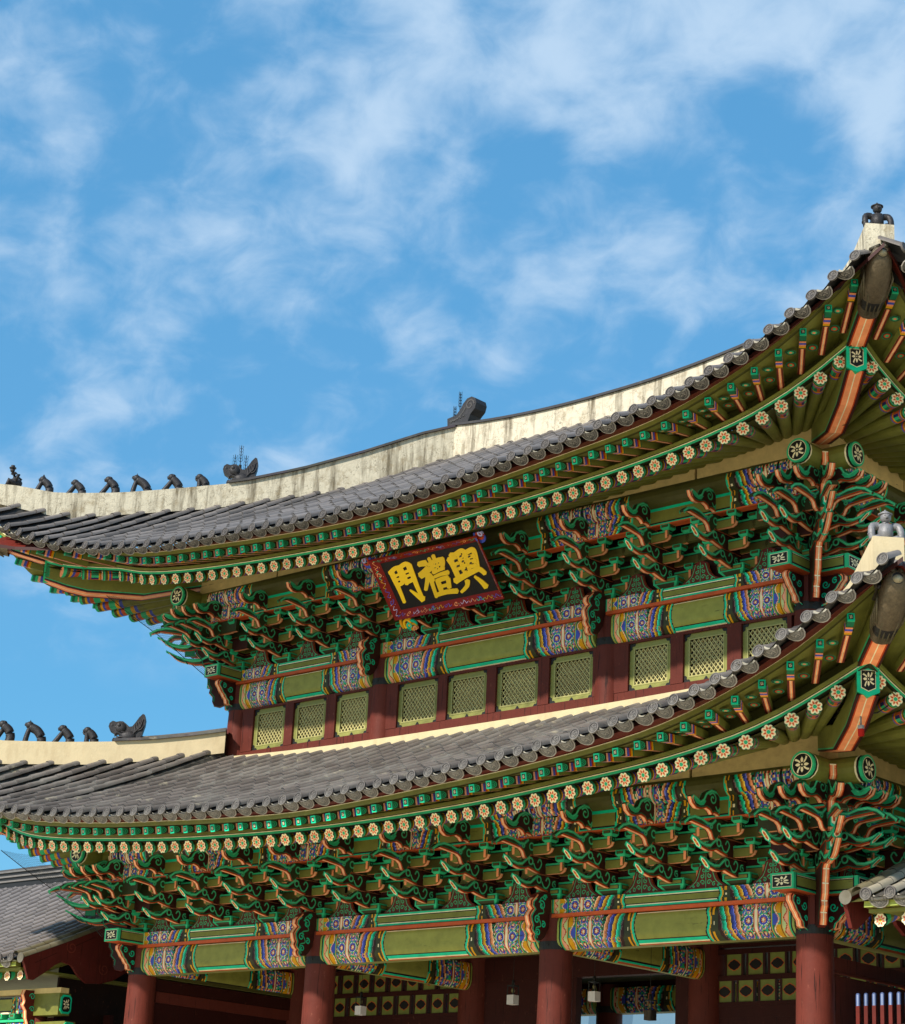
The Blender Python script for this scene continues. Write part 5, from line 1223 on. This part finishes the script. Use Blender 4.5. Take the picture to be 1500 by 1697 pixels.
def monk(tone):
    m = MB('iron'); c = tone                     # sits square on the block, facing outwards (+x)
    m.tube([(-.03,0,.0),(0,0,.12),(.0,0,.22)], lambda t: (.105-.01*t,.115+.02*t), c, 12); m.blob((.02,0,.21),(.07,.11,.05),c,12,7)
    m.tube([(.02,0,.2),(.03,0,.28)], .04, c, 10); m.blob((.04,0,.325),(.078,.070,.072),c,12,9); m.tube([(.02,0,.365),(.02,0,.378)], .092, c, 14); m.blob((.02,0,.38),(.066,.066,.04),c,12,6); m.blob((.02,0,.425), .016, c, 6, 5)
    m.blob((.12,0,.32),(.016,.013,.018),c,6,5); m.blob((.108,0,.297),(.01,.022,.006),S(20,20,20),6,4)
    for s_ in (-1,1):
        m.tube(bez([(0,s_*.09,.22),(.02,s_*.165,.21),(.06,s_*.19,.12),(.07,s_*.18,.02)], 4), lambda t: .052-.010*t, c, 9)
        m.tube([(.02,s_*.05,.03),(.09,s_*.12,.04),(.08,s_*.19,.02)], .04, c, 8); m.tube([(.055,s_*.19,.10),(.06,s_*.19,.08)], .05, c, 10)
        m.blob((.108,s_*.026,.338),(.008,.012,.008),S(90,88,86),6,4); m.tube([(.09,s_*.01,.235),(.085,s_*.06,.22)], .008, S(80,78,76), 5)
    return m
fig_obj('roof_figurine', monk(CLAY), hipP(UP,1,3.40,UP['ht'](3.45)-.01), math.atan2(-1,1), 'dark clay hatted figure squatting on the upper right corner block', 'roof figurine', None, 1.0)
fig_obj('roof_figurine', monk(S(126,124,126)), hipP(LO,1,3.18,LO['ht'](3.2)-.01), math.atan2(-1,1), 'pale grey clay hatted figure squatting on the lower corner block', 'roof figurine', None, 1.05)

# ---------------------------------------------------------------- hanging lamps, padlock
def lamp(p, dark, lab, ztop):
    m = MB('iron'); t = emp('hanging_lamp', p, lab, 'lamp', 'small box lamps hung in the gateway'); t.scale = (.78,.78,1)
    m.tube([(0,0,.16),(0,0,ztop-p[2])], .006, IRON, 4); mo('cable', m, t)
    f_ = MB('iron'); a = .085
    for sx_ in (-1,1):
        for sy_ in (-1,1): f_.box((sx_*a-.008,sy_*a-.008,0),(sx_*a+.008,sy_*a+.008,.17), IRON)
    f_.box((-a,-a,.15),(a,a,.17), IRON); f_.tube([(0,0,.17),(0,0,.26)], .03, IRON, 6); f_.blob((0,0,.08), .045, S(120,110,70)); mo('lamp_frame', f_, t)
    s_ = MB('clean_plaster'); s_.box((-a-.01,-a-.01,-.16),(a+.01,a+.01,0), S(36,32,30) if dark else S(214,206,200)); mo('lamp_box', s_, t)
lamp((-3.42,1.8,5.46), False, 'white box lamp hanging before the pierced panels of the left bay', 6.55)
lamp((.27,1.8,5.54), False, 'white box lamp hanging left of the third column from the left', 6.55)
lamp((2.07,1.8,5.54), False, 'white box lamp hanging just right of the third column', 6.55)
lamp((3.25,1.8,5.20), True, 'dark box lamp hanging before the painted beam of the rear opening', 6.55)
t = emp('padlock', hipP(LO,1,2.12,8.38), 'red and steel padlock dangling on a wire under the lower right hip rafter', 'padlock')
m = MB(); m.box((-.035,-.025,-.10),(.035,.025,0), S(170,30,24)); m.use('iron'); m.box((-.036,-.026,0),(.036,.026,.05), S(150,150,150)); mo('lock_body', m, t)
m = MB('iron'); m.tube([(0,0,.05),(0,0,.16),(-.02,0,.2)], .012, S(130,128,124), 6); m.tube([(.1*cos(a_)-.05,-.02,.26+.06*sin(a_)) for a_ in [k*pi/8 for k in range(17)]], .01, IRON, 5); m.tube([(0,0,.2),(.2,.1,.22),(.45,.25,.42),(.6,.4,.75)], .01, IRON, 5); mo('shackle_wire', m, t)

# ---------------------------------------------------------------- side corridors
def corridor(sx, label):
    root = emp('palace_corridor', (sx*9.3,4,0), label, 'building'); mi = Matrix.Translation((-sx*9.3,-4,0)); x0, x1 = (9.28 if sx > 0 else 9.72), 24.0; xo = 1.15 if sx > 0 else 0.0; xf = x0+xo
    W = lambda x, y, z: (sx*x-sx*9.3, y-4, z if z < 8.9 else z-.12)
    def ob(n, m): return mo(n, m, root)
    ye, ze, yr, zr_ = -1.5, 6.24, DM, 9.05
    zf = lambda t: ze+(zr_-ze)*(.80*t+.20*t*t)-.0
    nrow = int((x1-x0)/.38)
    for s_, sgn in ((0,1),(1,-1)):
        tl = MB('lichen_tile' if sx > 0 else 'tile'); yf = lambda t: (ye+(yr-ye)*t) if s_ == 0 else (2*DM-ye+(yr-2*DM+ye)*t)
        for i in range(nrow):
            x = x0+.08+i*.38; ns = 19
            for k in range(ns):
                t0, t1 = k/ns, (k+1)/ns+.02; v = random.uniform(.8,1.15); c = tuple(q_*v for q_ in (S(122,115,112) if sx < 0 else S(178,168,146))[:3])+(1,)
                A = [W(x+.088*cos(pi*q_/6), yf(t0), zf(t0)+.088*sin(pi*q_/6)) for q_ in range(7)]; Bv = [W(x+.079*cos(pi*q_/6), yf(min(1,t1)), zf(min(1,t1))+.079*sin(pi*q_/6)-.006) for q_ in range(7)]
                a_, b_ = tl.add(A), tl.add(Bv)
                for q_ in range(6): tl.idx((a_+q_, a_+q_+1, b_+q_+1, b_+q_), c)
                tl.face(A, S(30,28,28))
            if s_ == 0:
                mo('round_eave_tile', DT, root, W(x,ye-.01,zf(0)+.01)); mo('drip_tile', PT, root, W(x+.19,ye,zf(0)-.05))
            for k in range(8):
                tl.face([W(x+.06,yf(k/8),zf(k/8)-.04), W(x+.32,yf(k/8),zf(k/8)-.04), W(x+.32,yf((k+1)/8),zf((k+1)/8)-.04), W(x+.06,yf((k+1)/8),zf((k+1)/8)-.04)], TLD)
        ob('tiled_slope', tl)
    m = MB('tile'); 
    for y0, y1, z0, z1, c in ((-.26,.26,8.95,9.12,S(40,38,38)),(-.30,.30,9.12,9.16,S(120,114,110)),(-.24,.24,9.16,9.24,S(38,36,36)),(-.28,.28,9.24,9.28,S(120,114,110)),(-.22,.22,9.28,9.36,S(38,36,36)),(-.26,.26,9.36,9.40,S(112,108,106)),(-.1,.1,9.40,9.48,S(78,74,74))): m.box(W(x0-.1,yr+y0,z0), W(x1,yr+y1,z1), c)
    ob('roof_ridge', m)
    # verge tiles and carved bargeboard on the gable
    m = MB('lichen_tile'); n = 18
    for s_ in (0, 1):
        yf = lambda t: (ye+(yr-ye)*t) if s_ == 0 else (2*DM-ye+(yr-2*DM+ye)*t)
        for off, dz in ((-.06,.03),(-.24,-.02)):
            for k in range(n):
                A = [W(x0+off+.09*cos(pi*q_/6), yf(k/n), zf(k/n)+dz+.09*sin(pi*q_/6)) for q_ in range(7)]; Bv = [W(x0+off+.082*cos(pi*q_/6), yf((k+1)/n), zf((k+1)/n)+dz+.082*sin(pi*q_/6)) for q_ in range(7)]
                a_, b_ = m.add(A), m.add(Bv); v = random.uniform(.6,1.0)
                for q_ in range(6): m.idx((a_+q_, a_+q_+1, b_+q_+1, b_+q_), tuple(v*z_ for z_ in S(110,102,78)[:3])+(1,))
            if s_ == 0 and off < -.1: m.face([W(x0+off+.1*cos(pi*q_/8), ye-.01, zf(0)+dz+.1*sin(pi*q_/8)) for q_ in range(16)], S(90,84,70))
    ob('verge_tiles', m)
    m = MB('column_paint'); xb = x0-.28
    up_ = [(ye+(yr-ye)*k/12, zf(k/12)-.03) for k in range(13)]
    lo_ = [(yr,8.0),(2.5,7.1),(1.6,6.5),(1.0,6.17),(.75,6.02),(.45,5.93),(.1,5.90),(-.12,6.02),(-.3,6.2),(-.55,6.25),(-.72,6.16),(-.86,6.05),(-1.0,5.95),(-1.2,5.82),(-1.32,5.83),(-1.42,6.05)]
    m.prism(up_+lo_, lambda u, v, w_: W(xb+w_, u, v), -.03, .03, MAR, MAR)
    for cx_, cz_ in ((-.35,6.55),(.5,6.22)): m.ribbon(spiral(cx_, cz_, .13, 1.4, 2.5), .022, lambda u, v, w_: W(xb-w_, u, v), .035, S(120,52,40))
    for k in range(5): m.ribbon([(-1.2+.9*k, 5.95+.42*k+.2),(-.7+.9*k, 6.2+.42*k+.2)], .01, lambda u, v, w_: W(xb-w_, u, v), .034, S(40,16,12))
    ob('bargeboard', m)
    m = MB('column_paint'); m.box(W(x0+.3,-.1,.5), W(x0+.36,2*DM+.1,6.3), S(34,20,16)); m.box(W(x0+.3,1.0,6.3), W(x0+.36,2*DM-1.0,8.0), S(34,20,16)); m.box(W(x0+.1,1.1,.5), W(x1,1.2,5.4), MRD)  # gable boxes near-black: shade of the recess behind the bargeboard put into the colour
    for s_ in (0,1):
        yf = (lambda t: ye+(yr-ye)*t) if s_ == 0 else (lambda t: 2*DM-ye+(yr-2*DM+ye)*t)
        for k in range(10): m.face([W(x0-.2,yf(k/10),zf(k/10)-.09), W(x1,yf(k/10),zf(k/10)-.09), W(x1,yf((k+1)/10),zf((k+1)/10)-.09), W(x0-.2,yf((k+1)/10),zf((k+1)/10)-.09)], OLD)
    ob('gable_wall', m)
    # painted front: boards, rafters, beams, columns
    m = MB(); m.box(W(x0,-1.42,6.08), W(x1,-1.30,6.16), OLV, {'f': LIME}); m.box(W(x0,-1.45,6.165), W(x1,-1.32,6.19), CRM); m.box(W(x0,-1.3,6.02), W(x1,3.0,6.07), OLV); ob('eave_board', m)
    m = MB(); fl = lambda u, v, w_: (u,-w_,v)
    for s0, s1, c in ((0,.03,BLK),(.03,.12,GRN),(.12,.2,OLV),(.2,.3,BLU),(.3,.4,SAL),(.4,1.6,OLV)): 
        for k in range(12): m.face([(.1*cos(t_),s__,.1*sin(t_)+.38*s__) for t_, s__ in ((k*pi/6,s0),(k*pi/6,s1),((k+1)*pi/6,s1),((k+1)*pi/6,s0))][::-1], c, True)
    lotus(m, fl, .095, .003, (YEL, CRM, S(225,140,115), S(205,96,76), CRM)); me = m.mesh('rafter')
    for i in range(int((x1-x0)/.42)): mo('rafter', me, root, W(x0+.12+i*.42,-1.2,5.93))
    m = MB(); m.box(W(xf-.3,-.50,5.66), W(x1,-.30,5.76), WOOD); ob('purlin_board', m)
    pr = [(-d, z) for d, z in ((.50,5.28),(.56,5.34),(.57,5.45),(.57,5.55),(.52,5.62))]
    def mkbeam(xa, xb_, z0, z1, y):
        m = beam(xa, xb_, [(y-.10*0, z0)]+[(y, z0+(z1-z0)*j/10) for j in range(1, 10)]+[(y, z1)], lambda a, d, z: Vector(W(a, d, z)), z1-z0, .45, .03); m.box(W(xa,y+.005,z0), W(xb_,y+.25,z1), OLD); return m
    cols_ = [xf+.6, xf+4.2, xf+7.8, xf+11.4, xf+15.0]
    for a, b in zip(cols_[:-1], cols_[1:]):
        ob('painted_beam', mkbeam(a+.02, b-.02, 5.30, 5.62, -.42)); ob('painted_beam', mkbeam(a+.2, b-.2, 4.78, 5.12, -.38))
        m = MB(); m.box(W(a,-.40,5.14), W(b,-.30,5.19), GRN); ob('fillet', m)
        n = int((b-a)/.42)
        for i in range(n): 
            mo('bearing_block', SORO, root, W(a+.25+i*.42,-.36,5.20))
    m = MB(); m.box(W(xf-.25,-.48,5.24), W(xf+.6,-.2,5.66), OLV); m.box(W(xf-.42,-.42,4.78), W(xf+.6,-.16,5.12), OLV); ob('beam_end', m)
    for zc_, hh in ((5.45,.18),(4.95,.15)):
        m = MB(); f3 = lambda u, v, w_: W((xf-.25 if zc_ > 5.2 else xf-.42)-w_, -.32+u, zc_+v)
        oc = [(-.13,-hh*.7),(-.08,-hh),(.08,-hh),(.13,-hh*.7),(.13,hh*.7),(.08,hh),(-.08,hh),(-.13,hh*.7)]
        m.prism(oc, f3, .0, .03, TEAL, GRN); m.face([f3(u*.75, v*.8, .033) for u, v in oc], BLK); emblem(m, f3, .036, .085, hh*.62); ob('beam_end_cap', m)
    for i, a in enumerate(cols_):
        m = MB('column_paint'); m.tube([W(a,-.28,.3), W(a,-.28,5.3)], .17, COLR, 20); ob('column', m)
        m = MB(); fn_ = lambda u, v, w_: W(a+w_, -.28-u, v); o = [(.1,5.72),(.42,5.72),(.46,5.62),(.40,5.50),(.44,5.42),(.36,5.32),(.34,5.18),(.30,5.10),(.26,4.96),(.20,4.80),(.1,4.76)]
        m.prism(o, fn_, -.06, .06, MAR, SAL)
        for s_ in (-1,1):
            for cx_, cz_, r_ in ((.26,5.60,.07),(.24,5.36,.06),(.2,5.1,.06)): m.ribbon(spiral(cx_, cz_, r_, 1.2), .018, fn_, s_*.064, TEAL)
        ob('carved_bracket', m)
    return root
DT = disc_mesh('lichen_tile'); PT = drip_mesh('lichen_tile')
def soro():
    m = MB(); a, b = .06, .09
    A = [(-a,-a,0),(a,-a,0),(a,a,0),(-a,a,0)]; B_ = [(-b,-b,.035),(b,-b,.035),(b,b,.035),(-b,b,.035)]; Ct = [(x,y,.1) for x,y,_ in B_]
    for i in range(4): j = (i+1)%4; m.face([A[i],A[j],B_[j],B_[i]], GRN); m.face([B_[i],B_[j],Ct[j],Ct[i]], GRN)
    m.face(Ct, GRN); m.face([(-b*.7,-b-.003,.04),(b*.7,-b-.003,.04),(b*.7,-b-.003,.085),(-b*.7,-b-.003,.085)], OLD); return m.mesh('bearing_block')
SORO = soro()
corridor(-1, 'long corridor with grey tiled gable roof and red bargeboard left of the gate')
corridor(1, 'corridor whose pale tiled eave corner and pink rafter flowers show right of the gate')

# picket screens between gate and corridors
def pickets(xa, xb, y, z, label):
    t = emp('picket_fence', ((xa+xb)/2, y, 0), label, 'fence'); cx = (xa+xb)/2; n = int((xb-xa)/.135)
    r = MB('column_paint'); r.box((xa-cx,-.03,z-.55),(xb-cx,.03,z-.45), MRD); mo('rail', r, t)
    r = MB('column_paint'); r.box((xa-cx,-.05,.1),(xb-cx,.05,z-1.0), MRD); mo('panel', r, t)
    m = MB(); fn = lambda u, v, w_: (u, w_, v)
    m.prism([(-.03,-1.1),(.03,-1.1),(.03,-.16),(-.03,-.16)], fn, -.02, .02, MAR, MAR)
    m.prism([(-.028,-.16),(.028,-.16),(.028,-.0),(.014,.02),(-.014,.02),(-.028,.0)], fn, -.018, .018, S(74,88,126), S(60,72,110))
    m.face([(-.012,-.0195,-.16),(.012,-.0195,-.16),(.012,-.0195,.0),(-.012,-.0195,.0)], S(128,140,168)); m.face([(-.028,-.022,-.22),(.028,-.022,-.16),(.0,-.022,-.19),(.028,-.022,-.22),(-.028,-.022,-.16)][:3], S(220,140,80))
    me = m.mesh('picket')
    for i in range(n): mo('picket', me, t, (xa-cx+.07+i*.135, 0, z-.02))
pickets(7.95, 9.15, .45, 5.17, 'blue and white tipped red picket fence right of the corner column')
pickets(-9.2, -7.9, 1.4, 5.2, 'blue and white tipped red picket fence left of the first column')

# ---------------------------------------------------------------- ground, terrace, far hall, hills
g_ = MB('stone'); g_.face([(-1500,-1500,0),(1500,-1500,0),(1500,2500,0),(-1500,2500,0)], S(222,205,172)); o = mo('ground', g_); o['kind'] = 'structure'
g_ = MB('stone'); g_.box((-11,-2.6,.004),(11,2*DM+2.6,.62), S(176,170,156)); o = mo('terrace', g_); o['kind'] = 'structure'
t = emp('palace_hall', (-42,62,0), 'distant palace hall whose pale roof ridge shows through the gateway', 'building')
m = MB('clean_plaster'); m.box((-12,-6,0),(12,6,6.0), S(120,60,48)); mo('wall', m, t)
m = MB('tile'); m.prism([(-8,6.0),(8,6.0),(0,9.6)], lambda u, v, w_: (w_, u, v), -13.5, 13.5, S(150,146,140), TILE); mo('roof', m, t)
m = MB('clean_plaster'); m.box((-13.6,-.4,9.4),(13.6,.4,10.3), S(200,190,170)); mo('roof_ridge', m, t)
m = MB('stone'); n = 60; hc = Vector((-1300, 900, 0)); 
for i in range(n):
    hgt = lambda q_: 150+60*sin(q_*.21+1)+25*sin(q_*.7)+12*sin(q_*1.9)
    p0, p1 = Vector((-1900+i*30, 700+i*16, 0)), Vector((-1870+i*30, 716+i*16, 0))
    for j, (k0, k1) in enumerate(((0,.6),(.6,1))):
        m.face([p0+Vector((-k0*150,k0*220,hgt(i)*k0)), p1+Vector((-k0*150,k0*220,hgt(i+1)*k0)), p1+Vector((-k1*150,k1*220,hgt(i+1)*k1)), p0+Vector((-k1*150,k1*220,hgt(i)*k1))], S(96,124,140), True)
o = mo('hills', m); o['kind'] = 'structure'
